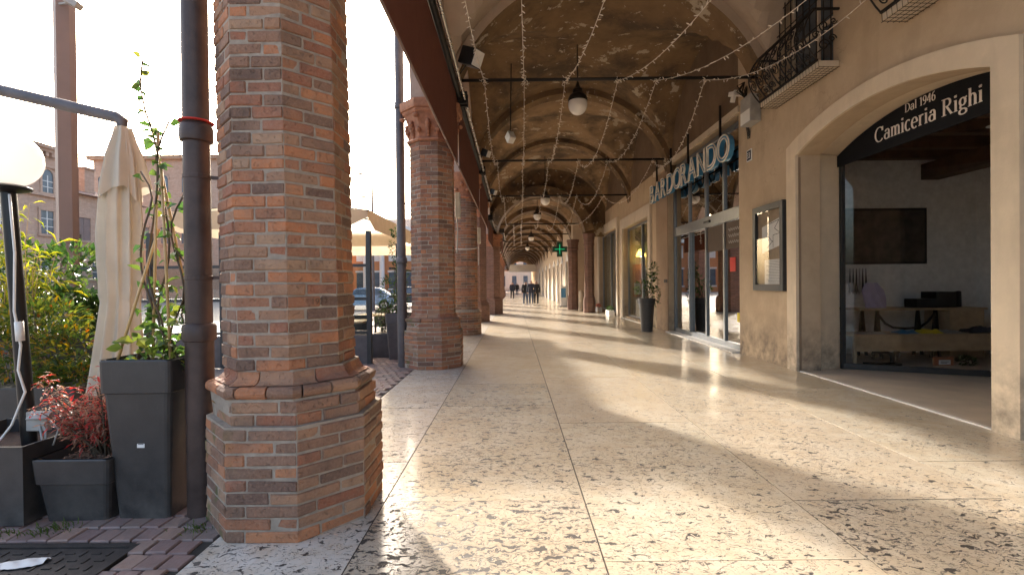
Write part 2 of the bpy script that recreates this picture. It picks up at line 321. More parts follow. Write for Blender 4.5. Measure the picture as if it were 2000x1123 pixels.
M['green_lit'] = emit_mat('green_led', (0.02, 0.55, 0.20), 0.22)
M['car_paint'] = plain('car_paint', (0.25, 0.30, 0.36), 0.25, 0.3); M['tyre'] = plain('tyre', (0.02, 0.02, 0.02), 0.9)
M['led'] = plain('fairy_bulb', (0.70, 0.62, 0.52), 0.35); M['cable_w'] = plain('pale_cable', (0.58, 0.50, 0.42), 0.6)
M['metal'] = plain('bright_metal', (0.55, 0.53, 0.5), 0.28, 0.9)
M['picture'] = plain('dark_picture', (0.06, 0.045, 0.035), 0.4, 0, 0.8, 5)
M['yellow'] = plain('yellow_sticker', (0.65, 0.5, 0.03), 0.6)
M['tie'] = plain('dark_ties', (0.03, 0.03, 0.04), 0.7, 0, 0.6, 20)

# ---------------------------------------------------------------- mesh helpers
class MB:
    def __init__(s): s.v = []; s.f = []; s.mi = []; s.cur = 0
    def add(s, vs_, fs):
        o = len(s.v); s.v += [tuple(p) for p in vs_]; s.f += [tuple(i + o for i in f) for f in fs]; s.mi += [s.cur] * len(fs); return s
    def box(s, x0, x1, y0, y1, z0, z1):
        return s.add([(x, y, z) for z in (z0, z1) for y in (y0, y1) for x in (x0, x1)],
                     [(0, 2, 3, 1), (4, 5, 7, 6), (0, 1, 5, 4), (2, 6, 7, 3), (0, 4, 6, 2), (1, 3, 7, 5)])
    def obox(s, c, size, rot=(0, 0, 0)):
        m = Euler(rot).to_matrix(); c = Vector(c); h = [a / 2 for a in size]
        vv = [c + m @ Vector((x * h[0], y * h[1], z * h[2])) for z in (-1, 1) for y in (-1, 1) for x in (-1, 1)]
        return s.add(vv, [(0, 2, 3, 1), (4, 5, 7, 6), (0, 1, 5, 4), (2, 6, 7, 3), (0, 4, 6, 2), (1, 3, 7, 5)])
    def bar(s, a, b, w, h=None):
        """square bar between two points"""
        a = Vector(a); b = Vector(b); d = (b - a); L = d.length; q = d.to_track_quat('Z', 'Y').to_matrix(); h = h or w
        vv = [a + q @ Vector((x * w / 2, y * h / 2, z * L)) for z in (0, 1) for y in (-1, 1) for x in (-1, 1)]
        return s.add(vv, [(0, 2, 3, 1), (4, 5, 7, 6), (0, 1, 5, 4), (2, 6, 7, 3), (0, 4, 6, 2), (1, 3, 7, 5)])
    def extrude(s, pts, axis, a0, a1):
        """polygon (2-D, ccw seen along the axis) extruded; axis X: pts=(y,z); Y: (x,z); Z: (x,y)"""
        def P(p, a): return (a, p[0], p[1]) if axis == 'X' else (p[0], a, p[1]) if axis == 'Y' else (p[0], p[1], a)
        n = len(pts); vv = [P(p, a0) for p in pts] + [P(p, a1) for p in pts]
        return s.add(vv, [tuple(range(n - 1, -1, -1)), tuple(range(n, 2 * n))] + [(i, (i + 1) % n, n + (i + 1) % n, n + i) for i in range(n)])
    def band(s, lo, hi, axis, a0, a1):
        """strip of quads between two polylines of equal length, extruded (for arches)"""
        for i in range(len(lo) - 1): s.extrude([lo[i], lo[i + 1], hi[i + 1], hi[i]], axis, a0, a1)
        return s
    def tube(s, path, r, n=8, caps=True):
        path = [Vector(p) for p in path]; rr = r if isinstance(r, (list, tuple)) else [r] * len(path); vv = []; ff = []
        up = None
        for i, p in enumerate(path):
            d = (path[min(i + 1, len(path) - 1)] - path[max(i - 1, 0)]).normalized()
            if up is None:
                up = d.orthogonal().normalized()
            up = (up - d * up.dot(d));
            if up.length < 1e-5: up = d.orthogonal()
            up.normalize(); sd = d.cross(up)
            for k in range(n):
                a = 2 * math.pi * k / n; vv.append(p + (up * math.cos(a) + sd * math.sin(a)) * rr[i])
        for i in range(len(path) - 1):
            for k in range(n): ff.append((i * n + k, i * n + (k + 1) % n, (i + 1) * n + (k + 1) % n, (i + 1) * n + k))
        if caps: ff += [tuple(range(n - 1, -1, -1)), tuple(range((len(path) - 1) * n, len(path) * n))]
        return s.add(vv, ff)
    def lathe(s, prof, c=(0, 0, 0), n=20, sx=1.0, sy=1.0):
        vv = []; ff = []
        for (r, z) in prof:
            for k in range(n):
                a = 2 * math.pi * k / n; vv.append((c[0] + r * sx * math.cos(a), c[1] + r * sy * math.sin(a), c[2] + z))
        m = len(prof)
        for i in range(m - 1):
            for k in range(n): ff.append((i * n + k, i * n + (k + 1) % n, (i + 1) * n + (k + 1) % n, (i + 1) * n + k))
        ff += [tuple(range(n - 1, -1, -1)), tuple(range((m - 1) * n, m * n))]
        return s.add(vv, ff)
    def sphere(s, c, r, n=16, sz=1.0):
        k = max(6, n // 2)
        return s.lathe([(max(1e-4, r * math.sin(math.pi * i / k)), -r * sz * math.cos(math.pi * i / k)) for i in range(k + 1)], c, n)
    def build(s, name, mat, parent=None, smooth=False, bevel=0.0):
        off = Vector((0, 0, 0)); p = parent
        while p is not None: off += p.location; p = p.parent
        me = bpy.data.meshes.new(name); me.from_pydata([tuple(Vector(q) - off) for q in s.v], [], s.f)
        mats = mat if isinstance(mat, (list, tuple)) else [mat]
        for m_ in mats: me.materials.append(m_)
        if len(mats) > 1: me.polygons.foreach_set('material_index', s.mi)
        if bevel:
            bm = bmesh.new(); bm.from_mesh(me); bmesh.ops.bevel(bm, geom=list(bm.edges), offset=bevel, segments=2, affect='EDGES', profile=0.6, clamp_overlap=True); bm.to_mesh(me); bm.free()
        bm = bmesh.new(); bm.from_mesh(me); bmesh.ops.recalc_face_normals(bm, faces=bm.faces); bm.to_mesh(me); bm.free()
        if smooth:
            me.polygons.foreach_set('use_smooth', [True] * len(me.polygons))
            if isinstance(smooth, float): me.set_sharp_from_angle(angle=smooth)
        o = bpy.data.objects.new(name, me); C.objects.link(o); o.parent = parent
        return o
SM = R(40)
def thing(name, label, cat, loc=(0, 0, 0), group=None):
    o = bpy.data.objects.new(name, None); C.objects.link(o); o.location = loc; o.empty_display_size = 0.2
    return tag(o, label, cat, group)
def tag(o, label, cat=None, group=None, kind=None):
    o['label'] = label
    if cat: o['category'] = cat
    if group: o['group'] = group
    if kind: o['kind'] = kind
    return o
def struct(o): o['kind'] = 'structure'; return o
def stuff(o): o['kind'] = 'stuff'; return o
def copy_tree(o, parent=None):
    c = o.copy(); C.objects.link(c); c.parent = parent
    for ch in list(o.children): copy_tree(ch, c)
    return c
def arc(c, r, a0, a1, n): return [(c[0] + r * math.cos(R(a0 + (a1 - a0) * i / n)), c[1] + r * math.sin(R(a0 + (a1 - a0) * i / n))) for i in range(n + 1)]
def seg_arch(y0, y1, zs, rise, n=20):
    """segmental arch polyline from (y0,zs) to (y1,zs)"""
    h = (y1 - y0) / 2; r = (h * h + rise * rise) / (2 * rise); cz = zs + rise - r; a = math.asin(h / r); cyy = (y0 + y1) / 2
    return [(cyy + r * math.sin(-a + 2 * a * i / n), cz + r * math.cos(-a + 2 * a * i / n)) for i in range(n + 1)]
def text_geo(txt, size, extrude=0.0, outline=0.0, space=1.0):
    cu = bpy.data.curves.new('t', 'FONT'); cu.body = txt; cu.size = size; cu.space_character = space; cu.resolution_u = 4
    if outline: cu.fill_mode = 'NONE'; cu.bevel_depth = outline; cu.bevel_resolution = 1
    else: cu.extrude = extrude
    ob = bpy.data.objects.new('t', cu); C.objects.link(ob); dg = bpy.context.evaluated_depsgraph_get()
    me = bpy.data.meshes.new_from_object(ob.evaluated_get(dg)); v = [x.co.copy() for x in me.vertices]; f = [tuple(p.vertices) for p in me.polygons]
    bpy.data.objects.remove(ob); bpy.data.meshes.remove(me); bpy.data.curves.remove(cu)
    return v, f

# ---------------------------------------------------------------- ground and arcade floor
WX = 4.74                                                    # shop wall plane
g = MB(); g.add([(-300, -300, -0.07), (300, -300, -0.07), (300, 400, -0.07), (-300, 400, -0.07)], [(0, 1, 2, 3)])
piazza = struct(g.build('piazza_ground', M['piazza']))
piazza['label'] = 'grey stone setts of the open piazza'
# bed of the pavers beside the columns
b = MB(); b.box(-4.3, -1.8, 1.6, 10.2, -0.066, -0.022)
bed = struct(b.build('paved_strip', M['grout'])); bed['label'] = 'strip of reddish stone pavers along the arcade edge'
rp = random.Random(3)
pav_meshes = []
for k in range(7):
    m = MB(); w, d = 0.118, 0.142
    jx = [rp.uniform(-.004, .004) for _ in range(8)]
    top = [(-w/2 + .006 + jx[0], -d/2 + .006 + jx[1]), (w/2 - .006 + jx[2], -d/2 + .006 + jx[3]), (w/2 - .006 + jx[4], d/2 - .006 + jx[5]), (-w/2 + .006 + jx[6], d/2 - .006 + jx[7])]
    low = [(-w/2 + jx[0], -d/2 + jx[1]), (w/2 + jx[2], -d/2 + jx[3]), (w/2 + jx[4], d/2 + jx[5]), (-w/2 + jx[6], d/2 + jx[7])]
    m.add([(x, y, 0) for x, y in top] + [(x, y, -0.008) for x, y in low] + [(x, y, -0.05) for x, y in low],
          [(0, 1, 2, 3)] + [(i, (i+1) % 4, 4 + (i+1) % 4, 4 + i)[::-1] for i in range(4)] + [(4+i, 4+(i+1) % 4, 8+(i+1) % 4, 8+i)[::-1] for i in range(4)])
    pav_meshes.append(m)
def build_mesh(mb, name, mat):
    me = bpy.data.meshes.new(name); me.from_pydata(mb.v, [], mb.f); me.materials.append(mat); return me
pav_data = [build_mesh(m, 'paver', M['paver']) for m in pav_meshes]
far_p = MB(); row = 0; y = 1.75
while y < 10.1:
    x = -1.87 - (0.062 if row % 2 else 0)
    while x > -4.2:
        cover = -3.16 < x < -2.21 and 1.9 < y < 2.83
        drain = 2.99 < y < 3.02
        if not cover:
            rz = rp.uniform(-.05, .05); zz = -0.004 + rp.uniform(-.006, .005)
            if 2.35 < y < 3.75 and x > -3.75:
                o = bpy.data.objects.new('paver', rp.choice(pav_data)); C.objects.link(o); o.parent = bed
                o.location = (x + rp.uniform(-.004, .004), y + rp.uniform(-.004, .004), zz); o.rotation_euler = (rp.uniform(-.02, .02), rp.uniform(-.02, .02), rz)
            else:
                s_ = rp.choice(pav_meshes); far_p.add([(x + vx, y + vy, zz + vz) for vx, vy, vz in s_.v], s_.f)
        x -= 0.126
    row += 1; y += 0.150
stuff(far_p.build('paver_field', M['paver_i'], bed))

af = MB(); af.box(-1.79, 9.6, -6, 96, -0.066, -0.0045)
floor = struct(af.build('arcade_floor', M['joint'])); floor['label'] = 'polished pitted stone floor of the arcade walkway'
rs = random.Random(11)
strips = [(-1.79, -0.91, [-1.5, 0.6, 2.47, 4.1, 5.9, 8.0, 10.2]), (-0.91, 0.475, [-1.0, 1.2, 3.35, 5.98, 7.27, 8.54, 10.4]),
          (0.475, 1.90, [-1.0, 0.8, 2.6, 5.2, 7.7, 9.6]), (1.90, 3.33, [-1.2, 1.1, 3.31, 5.6, 8.3, 10.8]), (3.33, 4.74, [-1.0, 1.5, 4.0, 6.7, 9.1])]
for si, (x0, x1, ys) in enumerate(strips):
    ys = list(ys)
    while ys[-1] < 44: ys.append(ys[-1] + rs.uniform(1.3, 2.7))
    ys.append(95.5)
    for a, b_ in zip(ys[:-1], ys[1:]):
        m = MB(); e = 0.0035; ex = 0.005
        m.box(x0 + ex, x1 - ex, a + e, b_ - e, -0.02, 0.0 + rs.uniform(-.0015, .0015))
        o = m.build('stone_slab', M['slab_pale'] if si == 0 else M['slab'], floor); d = rs.uniform(0.3, 0.75)
        if a < 6 and si == 1: d = 1.25 if a < 3 else 1.0
        if a < 3 and si == 3: d = 0.95
        if si == 0: d = 0.8
        if a < 5 and si == 2: d = 0.7
        if si == 4: d *= 0.6
        o.color = (d, 0, 0, 1)

# ---------------------------------------------------------------- arcade building
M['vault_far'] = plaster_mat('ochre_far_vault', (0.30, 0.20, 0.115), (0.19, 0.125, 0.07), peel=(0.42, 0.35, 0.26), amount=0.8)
bld = thing('arcade_building', 'tan plastered arcade building with vaulted ceiling over the walkway', 'building')
YC = [-2.4, 3.33, 9.04, 14.7, 19.7, 24.7] + [24.7 + 5 * k for k in range(1, 15)]
CX, CZ, RR = 1.8, 4.17, 3.0
def vault(y0, y1, x0, x1, cx, cz, rr, zb, apex, mat):
    nx, ny = 44, 36; h = (y1 - y0) / 2 - 0.22; k = (apex - zb) / h; yc = (y0 + y1) / 2; vv = []; ff = []
    for j in range(ny + 1):
        for i in range(nx + 1):
            x = x0 + (x1 - x0) * i / nx; y = y0 + (y1 - y0) * j / ny
            z1 = cz + math.sqrt(max(0, rr * rr - (x - cx) ** 2)); dy = abs(y - yc)
            z2 = zb + k * math.sqrt(max(0, h * h - dy * dy)); vv.append((x, y, max(z1, z2)))
    for j in range(ny):
        for i in range(nx): ff.append((j*(nx+1)+i, (j+1)*(nx+1)+i, (j+1)*(nx+1)+i+1, j*(nx+1)+i+1))
    m = MB(); m.add(vv, ff); o = m.build('vault', mat, bld, smooth=R(14))
    return o
def rib(yc, half, cx, cz, rr, th, x0, x1, front_pale, name='arch_rib', zlow=None):
    a0 = math.degrees(math.acos(max(-1, (x0 - cx) / rr))); a1 = math.degrees(math.acos(min(1, (x1 - cx) / rr)))
    lo = arc((cx, cz), rr, a0, a1, 40); hi = arc((cx, cz), rr + th, a0, a1, 40)
    m = MB(); m.band(lo, hi, 'Y', yc - half, yc + half)
    # keep only shell faces: front, back, intrados
    o = m.build(name, [M['vault_old'], M['vault_pale']], bld)
    if front_pale:
        for p in o.data.polygons:
            if p.normal.y < -0.7: p.material_index = 1
    return o
XI = -1.15
for i in range(len(YC) - 1):
    y0, y1 = YC[i], YC[i + 1]
    if i < 5: vault(y0, y1, XI, WX, CX, CZ, RR + 0.16, 4.8, 7.33, M['vault_pale'] if i < 2 else M['vault_old'] if i < 3 else M['vault_far'])  # bays past the first old one: lighter ochre, floor-bounced light put into the colour
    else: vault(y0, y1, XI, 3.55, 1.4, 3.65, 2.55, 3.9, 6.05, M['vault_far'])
for i, y0 in enumerate(YC[1:], 1):
    if i < 5: rib(y0, 0.24, CX, CZ, RR, 0.3, XI, WX, i <= 2)
    else:
        rib(y0, 0.26, 1.4, 3.65, 2.2, 0.6, -0.75, 3.55, False); rib(y0 - .30, 0.035, 1.4, 3.65, 2.19, 0.10, -0.75, 3.55, True)
# spandrel closing the tall vault against the lower one
lo = arc((1.4, 3.65), 2.24, 176, 4, 40); m = MB()
m.band(lo, [(p[0], 7.6) for p in lo], 'Y', 24.86, 25.1); m.box(XI, -0.83, 24.86, 25.1, 3.6, 7.6); m.box(3.63, WX, 24.86, 25.1, 3.9, 7.6)
m.build('spandrel_wall', M['vault_old'], bld)
# outer wall carried by the columns
XO = -1.80
fm = MB()
def cap_top(i): return 4.8 if i < 5 else 4.0
for i in range(len(YC) - 1):
    y0, y1 = YC[i], YC[i + 1]; cz = max(cap_top(i), cap_top(i + 1)) if i < 5 else 4.0
    r = (y1 - y0 - 0.86) / 2; yc = (y0 + y1) / 2
    lo = arc((yc, cz), r, 180, 0, 36); fm.band(lo, [(p[0], 10.5) for p in lo], 'X', XO, XI)
    fm.box(XO, XI, y0 - 0.43 if i else y0, y0 + 0.43, cap_top(i), 10.5)
fm.build('outer_wall', M['facade'], bld)
# upper wall bands and roof keep out the sky
rf = MB(); rf.box(-2.3, 12.0, -3.2, 95.2, 10.5, 10.9); rf.build('roof', M['roof'], bld)
# shop wall
wl = MB()
def wp(y0, y1, z0, z1, x0=WX, x1=5.10): wl.box(x0, x1, y0, y1, z0, z1)
wp(-6, 4.77, -0.03, 4.6); wp(8.05, 10.15, -0.03, 4.6)
arch_in = seg_arch(4.77, 8.05, 3.58, 0.33)
wl.band(arch_in, [(p[0], 4.6) for p in arch_in], 'X', WX, 5.10)
for (a, b_) in ((-6, 4.30), (5.70, 7.15), (8.55, 10.15)): wp(a, b_, 4.6, 8)
for (a, b_) in ((4.30, 5.70), (7.15, 8.55)): wp(a, b_, 6.6, 8)
wp(10.15, 14.75, 5.0, 5.15); wp(14.75, 16.8, -0.03, 5.15); wp(16.8, 20.7, 3.8, 5.15); wp(16.8, 20.7, -0.03, 0.10); wp(20.7, 22.0, -0.03, 5.15)
wp(22.0, 26.5, 4.05, 5.15); wp(22.0, 26.5, -0.03, 0.10); wp(26.5, 28.9, -0.03, 5.15)
wl.build('shop_wall', M['wall'], bld)
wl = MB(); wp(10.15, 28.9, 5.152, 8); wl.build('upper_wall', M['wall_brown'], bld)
fw = MB(); doors = [(31.0, 32.3), (34.6, 35.7), (37.6, 38.8), (41.2, 42.8), (46.0, 47.6), (51.0, 52.8), (57.0, 59.0), (64.0, 66.0)]
py = 28.9
for (a, b_) in doors: fw.box(3.55, 4.2, py, a, -0.03, 7); fw.box(3.55, 4.2, a, b_, 2.95, 7); py = b_
fw.box(3.55, 4.2, py, 95, -0.03, 7); fw.box(4.2, 5.4, 28.9, 29.3, -0.03, 8)
fw.build('far_wall', M['surround'], bld)
# plaster ring round the shop arch, its brown jambs and pale reveal
ou = seg_arch(4.50, 8.32, 3.76, 0.37); inn = seg_arch(4.77, 8.05, 3.58, 0.33)
m = MB(); m.band(inn, ou, 'X', 4.695, 4.738); m.box(4.695, 4.738, 8.05, 8.32, -0.01, 3.58); m.box(4.695, 4.738, 4.50, 4.77, -0.01, 3.58)
m.extrude([(8.05, 3.58), (8.32, 3.58), (8.32, 3.76)], 'X', 4.695, 4.738); m.extrude([(4.77, 3.58), (4.50, 3.76), (4.50, 3.58)], 'X', 4.695, 4.738)
m.build('arch_surround', M['surround'], bld)
m = MB(); m.extrude([(4.742, 8.04), (4.95, 8.09), (4.95, 8.4), (4.742, 8.4)], 'Z', 0.0, 3.55); m.build('jamb', M['jamb'], bld)
m = MB(); m.extrude([(4.952, 8.10), (5.54, 8.24), (5.54, 8.5), (4.952, 8.5)], 'Z', 0.0, 3.62); m.build('reveal', M['surround'], bld)
m = MB(); m.extrude([(4.953, 8.075), (5.515, 8.215), (5.53, 8.23), (4.953, 8.09)], 'Z', 0.012, 0.12); m.build('skirting', M['surround'], bld)
m = MB(); m.box(4.742, 5.54, 4.4, 4.76, 0, 3.6); m.build('reveal', M['surround'], bld)
inn2 = seg_arch(4.77, 8.24, 3.62, 0.36); m = MB(); m.band(inn2, [(p[0], 4.55) for p in inn2], 'X', 5.102, 5.60); m.build('arch_soffit', M['surround'], bld)
m = MB(); m.box(4.742, 4.80, 4.78, 8.04, -0.02, 0.014); m.build('threshold', M['white_stone'], bld)
m = MB(); m.box(4.802, 9.5, 3.0, 9.95, -0.02, 0.010); m.build('recess_floor', M['room_floor'], bld)
# rooms behind the shop fronts
def room(x0, x1, y0, y1, z1, wall, ceil, flr, t=0.08):
    m = MB(); m.box(x1, x1 + t, y0 - t, y1 + t, -.02, z1); m.box(x0, x1, y0 - t, y0, -.02, z1); m.box(x0, x1, y1, y1 + t, -.02, z1); m.build('room_wall', wall, bld)
    m = MB(); m.box(x0, x1 + t, y0 - t, y1 + t, z1 + .002, z1 + .1); m.build('room_ceiling', ceil, bld)
    if flr: m = MB(); m.box(x0, x1, y0, y1, -0.02, 0.008); m.build('room_floor', flr, bld)
room(5.102, 9.5, 3.0, 9.95, 4.5, M['shop_wall'], M['wood_dark'], None)
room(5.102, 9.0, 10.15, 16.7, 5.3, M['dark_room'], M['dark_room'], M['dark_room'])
room(5.102, 8.0, 16.82, 21.2, 4.3, M['white_wall'], M['white_wall'], M['room_floor'])
room(5.102, 8.0, 21.7, 27.5, 4.3, M['white_wall'], M['white_wall'], M['room_floor'])
# ceiling beams of the shirt shop
for yb in (5.2, 6.1, 7.0, 7.9, 8.75, 9.5):
    m = MB(); m.box(5.62, 9.5, yb - .09, yb + .09, 3.86, 4.08); m.build('ceiling_beam', M['wood_dark'], bld, bevel=0.008)
m = MB(); m.box(8.36, 8.72, 4.0, 9.94, 3.54, 3.86); m.build('ceiling_girder', M['wood_dark'], bld, bevel=0.01)
m = MB(); m.box(5.62, 9.5, 3.0, 9.94, 4.09, 4.12); m.build('ceiling_boards', plain('ceiling_boards', (0.20, 0.10, 0.05), 0.7, 0, 0.3, 3, 0, 'pos'), bld)
# tie rods between column heads and wall
for i in range(1, 10):
    z = 5.3 if i < 3 else (5.24 if i == 3 else 5.08 if i == 4 else 4.55)
    x1 = WX if i < 5 else 3.55
    m = MB(); m.tube([(-1.2, YC[i], z), (x1, YC[i], z)], 0.032, 8)
    o = m.build('tie_rod', M['iron'], None, smooth=True)
    where = ['', 'crossing overhead at the nearest brick column, above the frame', 'carrying the nearest row of fairy lights', 'second from the camera, behind the first globe lamp', 'third from the camera, over the shop windows',
             'at the step down to the lower far vault', 'first under the lower far vault', 'second under the lower far vault', 'third under the lower far vault', 'fourth under the lower far vault'][i]
    tag(o, 'black iron tie rod ' + where, 'tie rod', 'iron tie rods across the vaults')
# stone kerbs of the bar threshold
m = MB(); m.box(4.60, 4.90, 10.2, 14.7, -0.02, 0.025); m.build('threshold', M['white_stone'], bld)
m = MB(); m.box(4.62, 4.735, 16.9, 20.6, -0.02, 0.02); m.build('threshold', M['white_stone'], bld)
m = MB(); m.box(4.742, 4.90, 14.75, 16.7, 0, 4.9); m.cur = 0
# brown pilaster beside the bar door
m = MB(); m.box(4.715, 4.737, 14.78, 15.95, 0, 4.95); m.build('pilaster', M['jamb'], bld)
# window frames in stone
def stone_frame(y0, y1, z1, w=0.32):
    m = MB(); m.box(4.66, 4.737, y0 - w, y0, 0, z1); m.build('window_surround', M['frame_stone'], bld)
    m = MB(); m.box(4.66, 4.737, y1, y1 + w, 0, z1); m.build('window_surround', M['frame_stone'], bld)
    m = MB(); m.box(4.655, 4.737, y0 - w - .02, y1 + w + .02, z1, z1 + 0.42); m.build('window_lintel', M['frame_stone'], bld)
stone_frame(16.8, 20.7, 3.8, 0.30); stone_frame(22.0, 26.5, 4.05, 0.28)

# ---------------------------------------------------------------- brick columns
def octa_pt(cx, cy, ap, s, n, off):
    """point at perimeter position s (0..n, one unit per facet); facet k has its normal at angle 360k/n - 90"""
    k = math.floor(s); fpos = s - k; st = 2 * math.pi / n; hw = (ap + off) * math.tan(st / 2)
    a = st * k - math.pi / 2; nx, ny = math.cos(a), math.sin(a); tx, ty = -ny, nx
    t_ = (fpos * 2 - 1) * hw
    return (cx + nx * (ap + off) + tx * t_, cy + ny * (ap + off) + ty * t_)
def ring_brick(mb, cx, cy, ap, s0, s1, prof, n=8, jit=None, ch=0.007):
    """a brick following the facets between perimeter positions s0 and s1; prof = [(offset, z)]"""
    fl = 2 * ap * math.tan(math.pi / n); e = ch / fl
    ss = [(s0, -ch), (s0 + e, 0)]
    k = math.floor(s0) + 1
    while k < s1 - 1e-4: 
        if k > s0 + e + 1e-4: ss.append((k, 0))
        k += 1
    ss += [(s1 - e, 0), (s1, -ch)]
    vv = []; ff = []; q = len(prof)
    for (s, o2) in ss:
        for j, (o, z) in enumerate(prof):
            jj = jit.uniform(-.0035, .0035) if jit and 0 < j < q - 1 else 0
            jz = jit.uniform(-.003, .003) if jit and 0 < j < q - 1 else 0
            x, y = octa_pt(cx, cy, ap, s, n, (o + o2 if o > -0.03 else o) + jj); vv.append((x, y, z + jz))
    for i in range(len(ss) - 1):
        for j in range(q - 1): ff.append((i*q+j, (i+1)*q+j, (i+1)*q+j+1, i*q+j+1))
    ff.append(tuple(range(q))); ff.append(tuple(range(len(ss)*q - 1, (len(ss)-1)*q - 1, -1)))
    mb.add(vv, ff)
def brick_prof(z0, z1, off=0.0, c=0.007, d=0.05): return [(-d, z0), (off - c, z0), (off, z0 + c), (off, z1 - c), (off - c, z1), (-d, z1)]
VIS = {0, 1, 2, 7}       # facets turned to the walkway and the camera
def facet_of(s): return int(math.floor(s)) % 8
def brick_column(name, label, cx, cy, top, single=True, zmax_single=9.0, rnd=None, lean=(0.0, 0.0)):
    cx0 = cx; lx = lambda z: cx0 - (lean[0] + lean[1] * (z - 1) if z > 0.95 else lean[0] * 0.45 if z > 0.8 else 0)
    rnd = rnd or random.Random(1)
    t = thing(name, label, 'column', (cx, cy, 0), 'brick columns along the piazza side')
    rest = MB(); core = MB()
    def lay(ap, z0, courses, ch_, f1, f2, moss=0):
        nonlocal_bricks = []
        for c in range(courses):
            za = z0 + c * ch_; zb = za + ch_ - 0.0095; cx = lx(za)
            joints = []
            for k in range(8):
                f = (f1 if (c + k * 0) % 2 == 0 else f2) + rnd.uniform(-.05, .05); joints.append(k + f)
                if rnd.random() < 0.62: joints.append(float(k + 1))
            joints.sort(); J = joints + [joints[0] + 8]
            g_ = 0.005 / (2 * ap * math.tan(math.pi / 8))
            for a, b_ in zip(J[:-1], J[1:]):
                ga = g_ if abs(a - round(a)) > 1e-6 else g_ * 0.3; gb = g_ if abs(b_ - round(b_)) > 1e-6 else g_ * 0.3
                mid = (a + b_) / 2; seen = facet_of(mid) in VIS or facet_of(a + .05) in VIS or facet_of(b_ - .05) in VIS
                pr = brick_prof(za + rnd.uniform(0, .002), zb + rnd.uniform(-.003, .001), rnd.uniform(-.006, .004))
                if single and seen and za < zmax_single:
                    m = MB(); ring_brick(m, cx, cy, ap, a + ga, b_ - gb, pr, 8, rnd); m.build('brick', M['brick'], t)
                else: ring_brick(rest, cx, cy, ap, a + ga, b_ - gb, pr, 8, rnd)
        za = z0; zb = z0 + courses * ch_
        r0 = [(*octa_pt(lx(za), cy, ap - 0.0075, k, 8, 0), za - .004) for k in range(8)]; r1 = [(*octa_pt(lx(zb), cy, ap - 0.0075, k, 8, 0), zb + .004) for k in range(8)]
        core.add(r0 + r1, [tuple(range(7, -1, -1)), tuple(range(8, 16))] + [(k, (k + 1) % 8, 8 + (k + 1) % 8, 8 + k) for k in range(8)])
    lay(0.517, 0.0, 9, 0.0745, 0.30, 0.66)
    lay(0.478, 0.6705, 2, 0.078, 0.36, 0.70)
    # torus and flare of moulded bricks
    cx = lx(0.85)
    ap = 0.40
    tor = [(-.02, 0.830)] + [(0.062 + 0.036 * math.cos(R(a)), 0.866 + 0.036 * math.sin(R(a))) for a in (-90, -60, -30, 0, 30, 60, 90)] + [(-.02, 0.902)]
    fla = [(-.045, 0.906)] + [(0.055 - 0.062 * math.sin(R(a)), 0.908 + 0.070 * (1 - math.cos(R(a)))) for a in (0, 20, 40, 60, 80)] + [(-.010, 0.980), (-.045, 0.980)]
    for nm, pr, fr in (('torus_brick', tor, (0.12, 0.62)), ('flare_brick', fla, (0.38, 0.88))):
        J = sorted([k + f + rnd.uniform(-.04, .04) for k in range(8) for f in fr if not (f > 0.5 and rnd.random() < 0.35)]); J.append(J[0] + 8)
        for a, b_ in zip(J[:-1], J[1:]):
            if single: m = MB(); ring_brick(m, cx, cy, ap, a + .012, b_ - .012, pr, 8, rnd, 0.003); m.build(nm, M['brick'], t)
            else: ring_brick(rest, cx, cy, ap, a + .012, b_ - .012, pr, 8, rnd, 0.003)
    core.extrude([octa_pt(cx, cy, 0.385, k, 8, 0) for k in range(8)], 'Z', 0.82, 0.99)
    cx = lx(4.4); n = int((top - 0.72 - 0.984) / 0.0772)
    lay(0.387, 0.984, n, 0.0772, 0.36, 0.63)
    zt = 0.984 + n * 0.0772
    core.build('mortar_core', M['mortar'], t)
    stuff(rest.build('brickwork', M['brick_i'], t))
    # capital: ring, bell with leaves and volutes, abacus
    cp = MB()
    pr = [(-.05, zt), (0.03, zt), (0.05, zt + .02), (0.05, zt + .045), (0.02, zt + .07), (-.05, zt + .07)]
    ring_brick(cp, cx, cy, 0.387, 0.0, 8.0, pr, 8, None, 0.0)
    bell = [(-.05, zt + .07), (0.0, zt + .07), (0.01, zt + .2), (0.03, zt + .34), (0.07, zt + .46), (0.09, zt + .50), (-.05, zt + .50)]
    ring_brick(cp, cx, cy, 0.387, 0.0, 8.0, bell, 8, None, 0.0)
    aba = [(-.05, zt + .50), (0.10, zt + .50), (0.12, zt + .53), (0.12, zt + .56), (0.15, zt + .57), (0.16, zt + .61), (0.16, top - .02), (0.15, top), (-.05, top)]
    ring_brick(cp, cx, cy, 0.387, 0.0, 8.0, aba, 8, None, 0.0)
    cap = cp.build('capital', M['terracotta'], t)
    lf = MB()
    for k in range(8):
        for (s, zc, r_, dz, oo) in ((k + 0.0, zt + .43, .055, 0.7, 0.115), (k + .5, zt + .25, .050, 0.9, 0.035), (k + .5, zt + .36, .040, 0.6, 0.06), (k + .0, zt + .20, .05, 1.0, 0.03)):
            x, y = octa_pt(cx, cy, 0.387, s, 8, oo); lf.sphere((x, y, zc), r_, 10, dz)
        for q in range(5):
            x, y = octa_pt(cx, cy, 0.387, k + .5, 8, 0.012 + 0.016 * q); lf.sphere((x, y, zt + .1 + .05 * q), .034 + .004 * q, 8, 1.0)
    lf.build('leaf_carving', M['terracotta'], cap, smooth=True)
    return t
c1 = brick_column('brick_column', 'nearest octagonal brick column with stepped base, right behind the brown downpipe', -1.492, 3.335, 4.8, True, 3.35, random.Random(21), (0.045, 0.012))
v, f = text_geo('1927', .055, .0004); gx, gy = octa_pt(-1.492 - .05, 3.335, 0.387, 1.44, 8, .0055)
